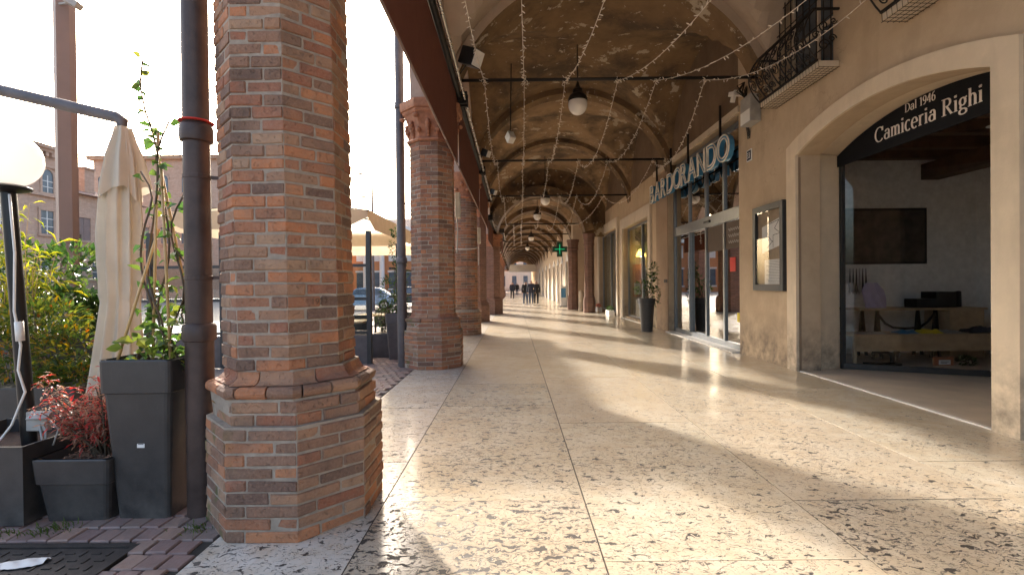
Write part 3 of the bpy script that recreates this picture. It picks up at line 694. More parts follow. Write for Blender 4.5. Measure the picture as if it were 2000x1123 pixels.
m = MB(); m.add([(gx + q.x * .707 + q.z * .707, gy + q.x * .707 - q.z * .707, 1.385 + q.y) for q in v], f); m.build('scratched_year', M['wood_dark'], c1)
brick_column('brick_column', 'second octagonal brick column with carved capital, beside the grey downpipe', -1.492, 9.04, 4.8, True, 2.6, random.Random(5))

def round_column(cx, cy, top):
    t = thing('brick_column', 'round brick column with pale terracotta bands, third along the piazza side', 'column', (cx, cy, 0), 'brick columns along the piazza side')
    rnd = random.Random(9); bk = MB(); n = 24
    def lay(ap, z0, z1):
        c = 0; z = z0
        while z < z1 - .03:
            J = [k * 3 + (1.5 if c % 2 else 0) for k in range(8)]
            for a in J: ring_brick(bk, cx, cy, ap, a + .03, a + 2.97, brick_prof(z, z + .068, rnd.uniform(-.003, .003)), n, rnd)
            z += 0.0765; c += 1
    lay(0.50, 0.0, 0.66); lay(0.40, 0.76, 1.15); lay(0.40, 1.33, 2.05); lay(0.40, 2.2, 3.0); lay(0.40, 3.12, 4.1)
    stuff(bk.build('brickwork', M['brick_i'], t))
    co = MB(); co.lathe([(0.497, -.01), (0.497, .68), (0.45, .70), (0.455, .74), (0.40, .76)], (cx, cy, 0), 32); co.lathe([(0.396, .7), (0.396, 4.2)], (cx, cy, 0), 32)
    co.build('mortar_core', M['mortar'], t, smooth=SM)
    for (a, b_) in ((0.68, 0.76), (1.15, 1.325), (2.05, 2.19), (3.0, 3.11)):
        m = MB(); m.lathe([(0.39, a), (0.412, a + .01), (0.412, b_ - .01), (0.39, b_)], (cx, cy, 0), 32); m.build('terracotta_band', M['terracotta'], t, smooth=SM)
    m = MB(); m.lathe([(0.40, 4.05), (0.45, 4.07), (0.45, 4.12), (0.40, 4.15), (0.42, 4.35), (0.50, 4.52), (0.52, 4.55), (0.56, 4.6), (0.56, top)], (cx, cy, 0), 24)
    for k in range(8):
        a = math.pi / 4 * k; m.sphere((cx + .49 * math.cos(a), cy + .49 * math.sin(a), 4.46), .06, 10)
        m.sphere((cx + .44 * math.cos(a + .39), cy + .44 * math.sin(a + .39), 4.3), .06, 8)
    m.build('capital', M['terracotta'], t, smooth=SM)
round_column(-1.492, 14.7, 4.8)
def far_column(cx, cy, ap, top, label, base=0.66):
    bw = 1.0 if cx < 0 else 0.5
    t = thing('brick_column', label, 'column', (cx, cy, 0), 'brick columns along the piazza side' if cx < 0 else 'brick columns on the shop side')
    m = MB()
    def ring(a, z0, z1): m.extrude([octa_pt(cx, cy, a, k, 8, 0) for k in range(8)], 'Z', z0, z1)
    ring(ap, base + .16, top - .6); m.build('shaft', M['far_brick'], t)
    m = MB(); ring(ap + .12 * bw, 0, base); ring(ap + .09 * bw, base + .001, base + .10); ring(ap + .05 * bw, base + .101, base + .159); m.build('base', M['far_brick'], t)
    m = MB(); ring(ap + .03, top - .6, top - .53); ring(ap + .02, top - .529, top - .3); ring(ap + .08 * bw, top - .299, top - .15); ring(ap + .15 * bw, top - .149, top); m.build('capital', M['terracotta'] if cx < 0 else M['far_brick'], t)
names = {4: 'fourth', 5: 'fifth', 6: 'sixth', 7: 'seventh', 8: 'eighth', 9: 'ninth', 10: 'tenth', 11: 'eleventh', 12: 'twelfth'}
for i in range(4, 13):
    extra = {4: ' octagonal', 5: ' thick', 6: ' dark'}.get(i, '')
    far_column(-1.492 if i != 5 else -1.2, YC[i], 0.387 if i != 5 else 0.52, cap_top(i), names[i] + extra + ' brick column along the piazza side, counted from the camera')
far_column(3.90, 24.9, 0.23, 4.05, 'slim brick column on the shop side, left of the last shop window')
far_column(3.48, 28.2, 0.27, 4.05, 'stout brick column with dark base on the shop side, under the green cross')

# ---------------------------------------------------------------- roller awnings between the columns
for i in range(1, 6):
    y0, y1 = YC[i] + 0.06, YC[i + 1] - 0.06; zl = 3.72 if i < 4 else 3.3; zt = 4.92 if i < 4 else 4.2; xa = -1.0 if i < 5 else -0.62
    t = thing('roller_awning', ['', 'brown canvas awning panel nearest the camera, hanging between the two octagonal columns', 'brown canvas awning panel in front of the round banded column', 'third brown canvas awning panel from the camera', 'fourth brown canvas awning panel from the camera', 'fifth and farthest brown canvas awning panel'][i], 'awning', (xa, y0, zl), 'brown canvas awnings hung along the columns')
    m = MB(); n = 24; vv = []; ff = []; rnd = random.Random(i)
    for a in range(n + 1):
        y = y0 + (y1 - y0) * a / n
        for b_ in range(7): z = zl + (zt - zl) * b_ / 6; vv.append((xa + 0.012 * math.sin(a * 0.9 + i) * (1 - b_ / 6), y, z))
    for a in range(n):
        for b_ in range(6): ff.append((a*7+b_, (a+1)*7+b_, (a+1)*7+b_+1, a*7+b_+1))
    m.add(vv, ff); m.add([(v[0] - 0.006, v[1], v[2]) for v in vv], [f[::-1] for f in ff]); m.build('canvas', M['canvas'], t, smooth=True)
    cz_ = 4.8 if i < 5 else 4.0; ra = (YC[i + 1] - YC[i] - 0.86) / 2 - .01; ym = (YC[i] + YC[i + 1]) / 2; zc_ = 5.6 if i < 5 else 4.75
    up = [q for q in arc((ym, cz_), ra, 180, 0, 40) if q[1] > zc_]
    if i < 5: m = MB(); m.band([(q[0], zc_) for q in up], up, 'X', -1.79, -1.775); m.build('sun_block_canvas', M['canvas'], t)  # unseen canvas added in the arch head to block sun above the roller
    m = MB(); m.tube([(xa - .01, y0, zl), (xa - .01, y1, zl)], 0.014, 8); m.build('hem_bar', M['brown_post'], t, smooth=True)
    m = MB(); m.tube([(xa + .03, y0 - .05, zt + .05), (xa + .03, y1 + .05, zt + .05)], 0.055, 12); m.build('roller', M['iron'], t, smooth=SM)
    m = MB(); m.tube([(xa + .14, y0 + .1, zt - .02), (xa + .14, y1 - .1, zt - .02)], 0.028, 10); m.build('guide_tube', M['metal'], t, smooth=SM)
    for y in (y0 + .02, y1 - .02):
        m = MB(); m.box(xa - .06, xa + .18, y - .03, y + .03, zt - .08, zt + .14); m.box(xa - .30, xa - .06, y - .02, y + .02, zt, zt + .05); m.build('bracket', M['iron'], t)

# ---------------------------------------------------------------- downpipes
def downpipe(x, y, r, z1, label, mat, collars, brackets, boot=True):
    t = thing('downpipe', label, 'drain pipe', (x, y, 0), 'rainwater pipes beside the columns')
    m = MB(); m.tube([(x, y, 1.12), (x - .004, y, 4.0), (x - .006, y, z1)], r, 20); m.build('pipe', mat, t, smooth=SM)
    m = MB(); m.tube([(x, y, -0.03), (x, y, 1.16)], r * 1.06, 20); m.build('cast_iron_shoe', mat, t, smooth=SM)
    for z in collars:
        m = MB(); m.lathe([(r, 0), (r * 1.22, .008), (r * 1.26, .03), (r * 1.26, .10), (r * 1.12, .12), (r, .125)], (x, y, z), 24); m.build('collar', mat, t, smooth=SM)
    for z in brackets:
        m = MB(); m.lathe([(r * .99, 0), (r * 1.05, .002), (r * 1.05, .026), (r * .99, .028)], (x, y, z), 20); m.bar((x + r, y + .03, z + .014), (x + .33, y + .10, z + .014), 0.022); m.build('bracket', mat, t)
    return t
p1 = downpipe(-2.10, 3.22, 0.080, 10.4, 'thick brown downpipe standing against the nearest brick column', M['pipe'], [1.14, 2.46], [0.75, 1.55, 2.22])
m = MB(); m.lathe([(0.101, 0), (0.105, .003), (0.105, .007), (0.101, .01)], (-2.10, 3.22, 2.592), 24); m.build('red_wire', M['red'], p1)
downpipe(-2.07, 8.96, 0.082, 10.4, 'slim grey downpipe left of the second brick column', M['pipe_grey'], [1.9, 4.75], [0.9, 3.0])

# ---------------------------------------------------------------- planters on the left
def tapered(x0, x1, y0, y1, bx, z0, z1, rim, mat, t, wall=0.02, lip=0.012):
    """tapered square pot with a wide rim band; bx = taper at the foot"""
    def ring(i, z, o=0.0):
        return [(x0 + i - o, y0 + i - o, z), (x1 - i + o, y0 + i - o, z), (x1 - i + o, y1 - i + o, z), (x0 + i - o, y1 - i + o, z)]
    H = z1 - z0; zr = z1 - rim; ir = bx * (zr - z0) / H
    f = lambda z: bx * (1 - (z - z0) / H)
    rings = [ring(bx, z0), ring(f(zr) + .002, zr), ring(f(zr) - lip, zr + .006), ring(-lip * .2, z1 - .006), ring(.004, z1), ring(wall, z1), ring(wall + .01, z1 - .06)]
    m = MB(); vv = sum(rings, []); ff = [(3, 2, 1, 0)]
    for a in range(len(rings) - 1):
        for k in range(4): ff.append((a*4+k, a*4+(k+1) % 4, (a+1)*4+(k+1) % 4, (a+1)*4+k))
    m.add(vv, ff)
    me = bpy.data.meshes.new('pot_body'); off = t.location
    me.from_pydata([tuple(Vector(v) - off) for v in m.v], [], m.f); me.materials.append(mat)
    bm = bmesh.new(); bm.from_mesh(me)
    es = [e for e in bm.edges if abs(e.verts[0].co.z - e.verts[1].co.z) > 1e-4]
    bmesh.ops.bevel(bm, geom=es, offset=0.028, segments=3, affect='EDGES', profile=0.5, clamp_overlap=True)
    bmesh.ops.recalc_face_normals(bm, faces=bm.faces); bm.to_mesh(me); bm.free()
    o = bpy.data.objects.new('pot_body', me); C.objects.link(o); o.parent = t
    m = MB(); m.box(x0 + wall + .012, x1 - wall - .012, y0 + wall + .012, y1 - wall - .012, z1 - .085, z1 - .055); m.build('soil', M['soil'], t)
    return o
tp = thing('tall_planter', 'tall charcoal tapered planter with climbing plant, beside the brown downpipe', 'planter', (-2.43, 3.3, 0))
tapered(-2.665, -2.205, 3.08, 3.54, 0.062, -0.004, 1.04, 0.22, M['plastic'], tp)
m = MB(); m.obox((-2.42, 3.113, 0.50), (0.048, 0.002, 0.062), (R(-3.4), 0, 0)); st = m.build('price_sticker', M['paper'], tp)
m = MB()
for (dz, w) in ((.022, .03), (.012, .022), (-.008, .036), (-.018, .028)): m.obox((-2.42, 3.1115 - dz * 0.06, 0.50 + dz), (w, 0.001, 0.005), (R(-3.4), 0, 0))
m.build('print', M['ink'], st)
lp = thing('low_planter', 'low charcoal planter holding the small red shrub and bark mulch', 'planter', (-2.86, 3.3, 0))
tapered(-3.10, -2.60, 3.07, 3.55, 0.05, -0.004, 0.41, 0.17, M['plastic'], lp)
bp = thing('square_planter', 'square charcoal planter box that holds the black lamp pole', 'planter', (-3.5, 3.4, 0))
m = MB(); m.box(-3.95, -3.125, 3.05, 3.07, 0, .5); m.box(-3.95, -3.125, 3.72, 3.74, 0, .5); m.box(-3.145, -3.125, 3.07, 3.72, 0, .5); m.box(-3.95, -3.93, 3.07, 3.72, 0, .5); m.build('box', M['plastic'], bp)
m = MB(); m.box(-3.93, -3.145, 3.07, 3.72, .05, .40); m.build('soil', M['soil'], bp)
pb = thing('shrub_planter', 'long charcoal planter filled with orange tinted nandina, behind the lamp pole', 'planter', (-4.4, 4.3, 0))
m = MB(); m.box(-5.4, -3.75, 4.10, 4.60, -.05, .66); m.build('box', M['plastic'], pb, bevel=.012)
pa = thing('shrub_planter', 'tall charcoal planter under the dark green laurel, left of the closed parasol', 'planter', (-5, 5.2, 0))
m = MB(); m.box(-6.6, -4.28, 5.0, 5.5, -.06, 1.03); m.build('box', M['plastic'], pa, bevel=.012)

# leaves and plants
def leaf_shape(mb, p, d, up, L, W, fold=0.25, curl=0.12):
    d = d.normalized(); sd = d.cross(up)
    if sd.length < 1e-4: sd = d.orthogonal()
    sd.normalize(); nn = sd.cross(d)
    a = p; m1 = p + d * L * .45; tip = p + d * L - nn * L * curl
    l1 = p + d * L * .38 + sd * W * .5 + nn * W * fold; r1 = p + d * L * .38 - sd * W * .5 + nn * W * fold
    l2 = p + d * L * .72 + sd * W * .32 + nn * W * fold * .4; r2 = p + d * L * .72 - sd * W * .32 + nn * W * fold * .4
    m2 = p + d * L * .74 - nn * L * curl * .4
    mb.add([a, l1, m1, r1, l2, m2, r2, tip], [(0, 2, 1), (0, 3, 2), (1, 2, 5, 4), (2, 3, 6, 5), (4, 5, 7), (5, 6, 7)])
def rv(r, z=1.0): 
    while True:
        v = Vector((r.uniform(-1, 1), r.uniform(-1, 1), r.uniform(-1, 1)))
        if 0.05 < v.length < 1: return Vector((v.x, v.y, v.z * z))
def shrub(name, label, base, blobs, n, L, W, mat, seed, stems=6, droop=0.0, cat='shrub'):
    r = random.Random(seed); t = thing(name, label, cat, base); B = Vector(base)
    s = MB(); m = MB(); pts = []
    for k in range(n):
        c, rad = r.choice(blobs); v = rv(r); v *= (v.length ** -0.45)
        p = Vector(c) + Vector((v.x * rad[0], v.y * rad[1], v.z * rad[2])); pts.append(p)
        d = (v + rv(r) * 0.9 + Vector((0, 0, 0.15 - droop))).normalized()
        leaf_shape(m, p, d, Vector((0, 0, 1)) + rv(r) * 0.4, L * r.uniform(.65, 1.25), W * r.uniform(.7, 1.2))
    for k in range(stems):
        q = r.choice(pts); b0 = B + Vector((r.uniform(-.12, .12), r.uniform(-.1, .1), 0)); mid = b0.lerp(q, .5) + Vector((r.uniform(-.06, .06), r.uniform(-.06, .06), .06))
        s.tube([b0, mid, q], [.010, .007, .003], 6)
    s.build('stem', M['bark'], t, smooth=True); stuff(m.build('foliage', mat, t)); return t
shrub('nandina_shrub', 'broad green and orange nandina behind the black lamp pole', (-4.2, 4.35, .62),
      [((-4.45, 4.35, .98), (.42, .28, .30)), ((-4.0, 4.35, .92), (.30, .26, .28)), ((-4.3, 4.4, 1.2), (.40, .25, .2)), ((-4.9, 4.35, 1.05), (.4, .28, .35)), ((-3.95, 4.3, .72), (.25, .2, .12))], 3000, .07, .028, M['nandina_leaf'], 4, 14)
shrub('laurel_shrub', 'dark glossy laurel left of the closed parasol', (-5.0, 5.25, 1.0),
      [((-4.75, 5.2, 1.55), (.42, .3, .42)), ((-5.3, 5.25, 1.6), (.5, .3, .45)), ((-4.95, 5.2, 1.25), (.6, .3, .25)), ((-4.5, 5.2, 1.2), (.22, .2, .2)), ((-5.9, 5.25, 1.5), (.4, .3, .4))], 2200, .11, .045, M['shrub_leaf'], 8, 14)
def bamboo_plant():
    r = random.Random(15); t = thing('bamboo_plant', 'yellow green bamboo with long narrow leaves at the left edge', 'plant', (-4.95, 4.75, 0.0)); m = MB(); s = MB()
    for k in range(16):
        b0 = Vector((-4.85 + r.uniform(-.25, .18), 4.75 + r.uniform(-.1, .1), 0.0)); top = b0 + Vector((r.uniform(-.32, .42), r.uniform(-.25, .2), r.uniform(1.6, 2.3)))
        path = [b0.lerp(top, q / 6) + Vector((.06 * math.sin(q), 0, 0)) for q in range(7)]; s.tube(path, [.008 - .001 * q for q in range(7)], 6)
        for q in range(24):
            f = r.uniform(.55, 1.0); p = b0.lerp(top, f) + rv(r) * .10; d = Vector((r.uniform(-1, 1), r.uniform(-.8, .8), r.uniform(-.55, .35)))
            leaf_shape(m, p, d, Vector((0, 0, 1)), r.uniform(.12, .24), r.uniform(.014, .024), .1, .3)
    s.build('cane', M['bamboo'], t, smooth=True); stuff(m.build('foliage', M['bamboo_leaf'], t))
bamboo_plant()
def red_shrub():
    r = random.Random(31); B = Vector((-2.83, 3.32, .35)); t = thing('red_shrub', 'small red leaved nandina growing in the low planter', 'shrub', B); m = MB(); s = MB()
    for k in range(26):
        top = B + Vector((r.uniform(-.34, .16), r.uniform(-.14, .16), r.uniform(.2, .52))); b0 = B + Vector((r.uniform(-.05, .05), r.uniform(-.04, .04), 0))
        s.tube([b0, b0.lerp(top, .5) + Vector((r.uniform(-.03, .03), 0, .05)), top], [.008, .006, .003], 6)
        for q in range(62):
            f = r.uniform(.35, 1.08); p = b0.lerp(top, f) + rv(r) * .06; d = Vector((r.uniform(-1, 1), r.uniform(-1, 1), r.uniform(-.5, .5)))
            leaf_shape(m, p, d, Vector((0, 0, 1)), r.uniform(.035, .085), r.uniform(.010, .019), .15, .2)
    s.build('stem', M['bark'], t, smooth=True); stuff(m.build('foliage', M['red_leaf'], t))
    mu = MB()
    for k in range(420):
        p = Vector((r.uniform(-3.06, -2.64), r.uniform(3.11, 3.51), .358 + r.uniform(0, .012))); mu.obox(p, (r.uniform(.012, .03), r.uniform(.006, .014), .004), (r.uniform(-.4, .4), r.uniform(-.4, .4), r.uniform(0, 3)))
    stuff(mu.build('bark_mulch', plain('bark_chips', (0.19, 0.115, 0.075), 0.9, 0, 0.5, 30), lp))
red_shrub()
def vine():
    r = random.Random(42); B = Vector((-2.40, 3.3, .98)); t = thing('climbing_vine', 'leafy climber tied to bamboo canes in the tall planter', 'plant', B)
    canes = [((-2.44, 3.25, .95), (-2.40, 3.28, 2.55)), ((-2.28, 3.2, .95), (-2.36, 3.25, 2.3)), ((-2.20, 3.38, .98), (-2.45, 3.32, 2.5)), ((-2.62, 3.15, .95), (-2.42, 3.3, 1.9))]
    for a, b_ in canes:
        m = MB(); m.tube([a, b_], .009, 8); m.build('cane', M['bamboo'], t, smooth=True)
    m = MB(); paths = []
    for k, (dx, top, s0) in enumerate(((-.02, 3.02, 0), (.05, 2.62, 1.3), (.14, 2.2, 2.2), (-.08, 2.3, 4.0), (.2, 1.75, 5))):
        path = [Vector((-2.42 + dx + .07 * math.sin(q * .9 + s0) - .10 * max(0, (q / 14 - .75)) * (1 if k == 0 else 0), 3.28 + .05 * math.cos(q * 1.1 + s0), .98 + (top - .98) * q / 14)) for q in range(15)]
        paths.append(path); m.tube(path, [.0072 - .0001 * q for q in range(15)], 6)
    m.build('stem', M['bark'], t, smooth=True)
    meshes = []
    for k in range(4):
        lm = MB(); leaf_shape(lm, Vector((0, 0, 0)), Vector((1, 0, 0)), Vector((0, 0, 1)), .088, .066, .12 + .05 * k, .05 + .06 * k); meshes.append(build_mesh(lm, 'leaf', M['vine_leaf']))
    for q in range(34):
        f = 7.0 + 7.0 * q / 34; i = min(13, int(f)); p = paths[0][i].lerp(paths[0][i + 1], f - i)
        o = bpy.data.objects.new('leaf', r.choice(meshes)); C.objects.link(o); o.parent = t; o.location = p - B
        o.rotation_euler = (r.uniform(-1.1, 1.1), r.uniform(-.6, 1.0), r.uniform(0, 6.28)); sc = r.uniform(.5, .95); o.scale = (sc, sc, sc)
    cnt = 0
    while cnt < 235:
        pa_ = r.choice(paths); f = r.random() ** 1.9 * 14; i = min(13, int(f)); p = pa_[i].lerp(pa_[i + 1], f - i)
        if cnt < 105: p = Vector((-2.33 + r.uniform(-.24, .17), 3.28 + r.uniform(-.16, .16), 1.0 + abs(r.gauss(0, .24)))); 
        else: p = p + rv(r) * .035
        o = bpy.data.objects.new('leaf', r.choice(meshes)); C.objects.link(o); o.parent = t; o.location = p - B
        o.rotation_euler = (r.uniform(-1.1, 1.1), r.uniform(-.6, 1.0), r.uniform(0, 6.28)); sc = r.uniform(.6, 1.15); o.scale = (sc, sc, sc); cnt += 1
vine()
# grass in the joints
gm = MB(); r = random.Random(6)
for k in range(240):
    cx_, cy_ = r.choice([(-2.92, 2.98), (-2.84, 3.02), (-3.15, 2.95), (-3.25, 2.9), (-1.98, 3.0)]); p = Vector((cx_ + r.gauss(0, .05), cy_ + r.gauss(0, .03), -.02)); 
    leaf_shape(gm, p, Vector((r.uniform(-.6, .6), r.uniform(-.6, .6), 1)), Vector((1, 0, 0)), r.uniform(.02, .07), .005, .1, .3)
o = gm.build('grass', M['grass']); tag(o, 'grass tufts between the pavers in front of the planters', 'grass', kind='stuff')
# manhole cover and tissue
mc = thing('manhole_cover', 'dark cast iron manhole cover set in the pavers', 'manhole cover', (-2.7, 2.4, 0))
m = MB(); m.box(-3.12, -2.25, 1.96, 2.79, -.05, -.006); m.build('plate', M['castiron'], mc, bevel=.004)
m = MB(); m.box(-3.16, -3.125, 1.92, 2.83, -.05, .0); m.box(-2.245, -2.21, 1.92, 2.83, -.05, .0); m.box(-3.125, -2.245, 2.795, 2.83, -.05, .0); m.box(-3.125, -2.245, 1.92, 1.955, -.05, .0); m.build('rim', M['castiron'], mc)
m = MB()
for i in range(11):
    for j in range(11):
        x = -3.06 + i * .075; y = 2.02 + j * .071
        if (i + j) % 2: m.box(x - .024, x + .024, y - .006, y + .006, -.006, -.001)
        else: m.box(x - .006, x + .006, y - .024, y + .024, -.006, -.001)
stuff(m.build('tread_pattern', M['castiron'], mc))
m = MB(); vv = []; ff = []; r = random.Random(77); nx_, ny_ = 14, 7
for j in range(ny_ + 1):
    for i in range(nx_ + 1):
        u, v = i / nx_, j / ny_; w = .055 * (0.5 + .5 * math.sin(u * 3.14) ** .5) * (1.0 if u < .4 else 1.15)
        vv.append((-2.83 + u * .24, 2.60 + (v - .5) * w * 1.6 + .05 * u, .002 + .014 * abs(math.sin(u * 9 + v * 4)) * math.sin(v * 3.14) + r.uniform(0, .003)))
for j in range(ny_):
    for i in range(nx_): ff.append((j*(nx_+1)+i, j*(nx_+1)+i+1, (j+1)*(nx_+1)+i+1, (j+1)*(nx_+1)+i))
m.add(vv, ff); m.add([(a, b_, c - .0015) for a, b_, c in vv], [f[::-1] for f in ff])
tag(m.build('paper_tissue', M['paper'], smooth=True), 'crumpled white paper tissue lying on the manhole cover', 'tissue')

# ---------------------------------------------------------------- globe lamp, parasol, steel post
gl = thing('globe_lamp', 'black lamp pole with large white globe at the left edge', 'lamp', (-3.38, 3.35, .4))
m = MB(); m.tube([(-3.38, 3.35, .40), (-3.50, 3.35, 2.19)], .043, 16); m.build('pole', M['black'], gl, smooth=SM)
m = MB(); m.lathe([(.05, 0), (.12, .02), (.13, .035), (.10, .05)], (-3.50, 3.35, 2.17), 24); m.build('globe_holder', M['black'], gl, smooth=SM)
m = MB(); m.sphere((-3.50, 3.35, 2.40), .19, 32); m.build('globe', M['opal_globe'], gl, smooth=True)
m = MB(); m.box(-3.345, -3.20, 3.29, 3.33, .53, .66); m.obox((-3.24, 3.28, .64), (.13, .07, .015), (R(35), 0, .1)); m.build('socket_box', M['grey_box'], gl, bevel=.006)
m = MB(); m.tube([(-3.44, 3.30, 2.15), (-3.40, 3.29, 1.75), (-3.40, 3.28, 1.35), (-3.36, 3.28, 1.12), (-3.38, 3.28, .95), (-3.34, 3.285, .80), (-3.42, 3.27, .58), (-3.50, 3.25, .46), (-3.47, 3.2, .43)], .0075, 8); m.tube([(-3.362, 3.28, 1.15), (-3.364, 3.275, 1.28)], .024, 10); m.build('white_cable', M['white'], gl, smooth=True)
m = MB(); m.tube([(-3.25, 3.29, .58), (-3.2, 3.26, .44), (-3.12, 3.25, .45), (-3.10, 3.27, .55), (-3.2, 3.29, .62)], .006, 8); m.tube([(-3.21, 3.29, .56), (-3.19, 3.27, .42)], .006, 8); m.build('black_cable', M['grey_box'], gl, smooth=True)

um = thing('closed_parasol', 'closed cream parasol hanging from a grey cantilever arm', 'parasol', (-3.2, 3.97, 0))
def cloth_tube(cx, cy, prof, folds, amp, seed, n=96, hem=.01):
    r = random.Random(seed); ph = [r.uniform(0, 6.28) for _ in range(4)]; vv = []; ff = []
    for q, (z, rad, dx) in enumerate(prof):
        for k in range(n):
            a = 2 * math.pi * k / n; w = 1 + amp * (1.5 * (.6 - abs(math.sin(folds * a / 2 + ph[0] + .35 * math.sin(q * .13))) ** .8) + math.sin((folds - 3) * a + ph[1] + q * .05) * .45 + math.sin(3 * a + ph[2] + q * .06) * .3)
            vv.append((cx + dx + rad * w * math.cos(a), cy + rad * w * math.sin(a), z + hem * (q / (len(prof) - 1)) ** 3 * (math.sin(4 * a + ph[3]) + .5 * math.sin(7 * a))))
    for q in range(len(prof) - 1):
        for k in range(n): ff.append((q*n+k, q*n+(k+1) % n, (q+1)*n+(k+1) % n, (q+1)*n+k))
    m = MB(); m.add(vv, ff); return m
def interp(pts, n):
    out = []
    for i in range(n + 1):
        t_ = i / n * (len(pts) - 1); k = min(len(pts) - 2, int(t_)); f = t_ - k; f = f * f * (3 - 2 * f)
        out.append(tuple(a + (b_ - a) * f for a, b_ in zip(pts[k], pts[k + 1])))
    return out
cloth_tube(-3.2, 3.97, interp([(2.80, .045, .0), (2.62, .085, .0), (2.35, .118, -.005), (2.0, .132, -.01), (1.7, .130, -.015), (1.45, .118, -.02), (1.40, .112, -.025), (1.2, .128, -.04), (.95, .15, -.055), (.66, .175, -.07)], 44), 11, .22, 2).build('folded_canopy', M['cream_cloth'], um, smooth=True)
cloth_tube(-3.2, 3.97, interp([(2.82, .05, .0), (2.70, .078, .0), (2.55, .115, .0), (2.40, .138, .0), (2.28, .150, .0)], 16), 8, .22, 5, hem=.05).build('vent_flap', M['cream_cloth'], um, smooth=True)
m = MB(); m.tube([(-5.0, 3.97, 3.33), (-3.24, 3.97, 2.90), (-3.20, 3.97, 2.87), (-3.20, 3.97, 2.80)], [.048, .045, .045, .03], 14); m.build('arm', M['pipe_grey'], um, smooth=SM)
m = MB(); m.tube([(-5.0, 3.97, -.05), (-5.0, 3.97, 3.4)], .05, 14); m.build('mast', M['pipe_grey'], um, smooth=SM)
m = MB(); m.box(-5.4, -4.6, 3.66, 4.06, -.07, -.02); m.build('base_plate', M['castiron'], um)
m = MB(); m.tube([(-3.2, 3.97, .62), (-3.2, 3.97, 2.8)], .02, 10); m.build('pole', M['pipe_grey'], um)

po = thing('steel_post', 'tall brown square steel post with a floodlight near its top', 'post', (-6.45, 7.0, 0))
m = MB(); m.extrude([(-6.56, 6.93), (-6.45, 6.86), (-6.34, 6.95), (-6.34, 7.06), (-6.56, 7.06)], 'Z', -.07, 8.0)
o = m.build('shaft', M['brown_post'], po)
m = MB(); m.bar((-6.45, 6.9, 5.55), (-6.2, 6.85, 5.55), .03); m.obox((-6.18, 6.83, 5.53), (.2, .14, .09), (0, .5, .2)); m.build('floodlight', M['grey_box'], po, bevel=.01)

# ---------------------------------------------------------------- bar terrace behind the columns
tc_ = thing('terrace_canopy', 'large cream terrace canopy with brown scalloped valance behind the columns', 'canopy', (-6, 12.4, 0))
def pyramid(x0, x1, y0, y1, z, zp):
    m = MB(); n = 16; cx, cy_ = (x0 + x1) / 2, (y0 + y1) / 2; vv = []; ff = []
    for j in range(n + 1):
        for i in range(n + 1):
            u, v = i / n * 2 - 1, j / n * 2 - 1; h = 1 - max(abs(u), abs(v)); vv.append((cx + u * (x1 - x0) / 2, cy_ + v * (y1 - y0) / 2, z + (zp - z) * (h ** 1.15) - .03 * math.sin(h * 9)))
    for j in range(n):
        for i in range(n): ff.append((j*(n+1)+i, j*(n+1)+i+1, (j+1)*(n+1)+i+1, (j+1)*(n+1)+i))
    m.add(vv, ff); return m
for (x0, x1, ya, yb) in ((-7.3, -3.0, 10.0, 14.6), (-7.3, -3.0, 14.7, 19.3)):
    yc_ = (ya + yb) / 2
    pyramid(x0, x1, ya, yb, 3.08, 3.75).build('canopy_roof', M['canopy'], tc_, smooth=R(20))
    m = MB()
    for (a, b_, seg) in (((x0, ya), (x1, ya), 8), ((x1, ya), (x1, yb), 9), ((x0, ya), (x0, yb), 9), ((x0, yb), (x1, yb), 8)):
        for k in range(seg * 6):
            f0, f1 = k / (seg * 6), (k + 1) / (seg * 6); d0 = .16 + .22 * min(1, 9 * min(f0, 1 - f0)); d1 = .16 + .22 * min(1, 9 * min(f1, 1 - f1))
            P = lambda f: (a[0] + (b_[0] - a[0]) * f, a[1] + (b_[1] - a[1]) * f)
            p, q = P(f0), P(f1); m.add([(p[0], p[1], 3.08), (q[0], q[1], 3.08), (q[0], q[1], 3.08 - d1), (p[0], p[1], 3.08 - d0)], [(0, 1, 2, 3)])
    m.build('valance', M['valance'], tc_)
    m = MB(); cx = (x0 + x1) / 2; m.tube([(cx, yc_, -.07), (cx, yc_, 3.7)], .045, 12)
    for (sx, sy) in ((x0, ya), (x1, ya), (x0, yb), (x1, yb)): m.bar((cx, yc_, 3.66), (sx, sy, 3.05), .03)
    m.build('frame', M['dark_frame'], tc_)
wb_ = thing('windbreak', 'grey framed glass windbreak screen round the bar terrace', 'glass screen', (-5, 9.3, 0))
pan = [(-2.78, -4.2), (-4.2, -5.6), (-5.6, -7.0), (-7.0, -8.4)]
for k, (a, b_) in enumerate(pan):
    m = MB(); m.box(b_, a, 9.28, 9.32, -.06, .56); m.build('lower_panel', M['pipe_grey'], wb_)
    for z in (.58, 1.22, 1.86): m = MB(); m.box(b_ + .045, a - .045, 9.27, 9.33, z, z + .06); m.build('rail', M['dark_frame'], wb_)
    m = MB(); m.box(b_ + .05, a - .05, 9.297, 9.303, .645, 1.855); m.build('pane', M['glass'], wb_)
for x in (-2.78, -4.2, -5.6, -7.0, -8.4):
    m = MB(); m.box(x - .04, x + .04, 9.25, 9.35, -.06, 2.55); m.build('post', M['dark_frame'], wb_)
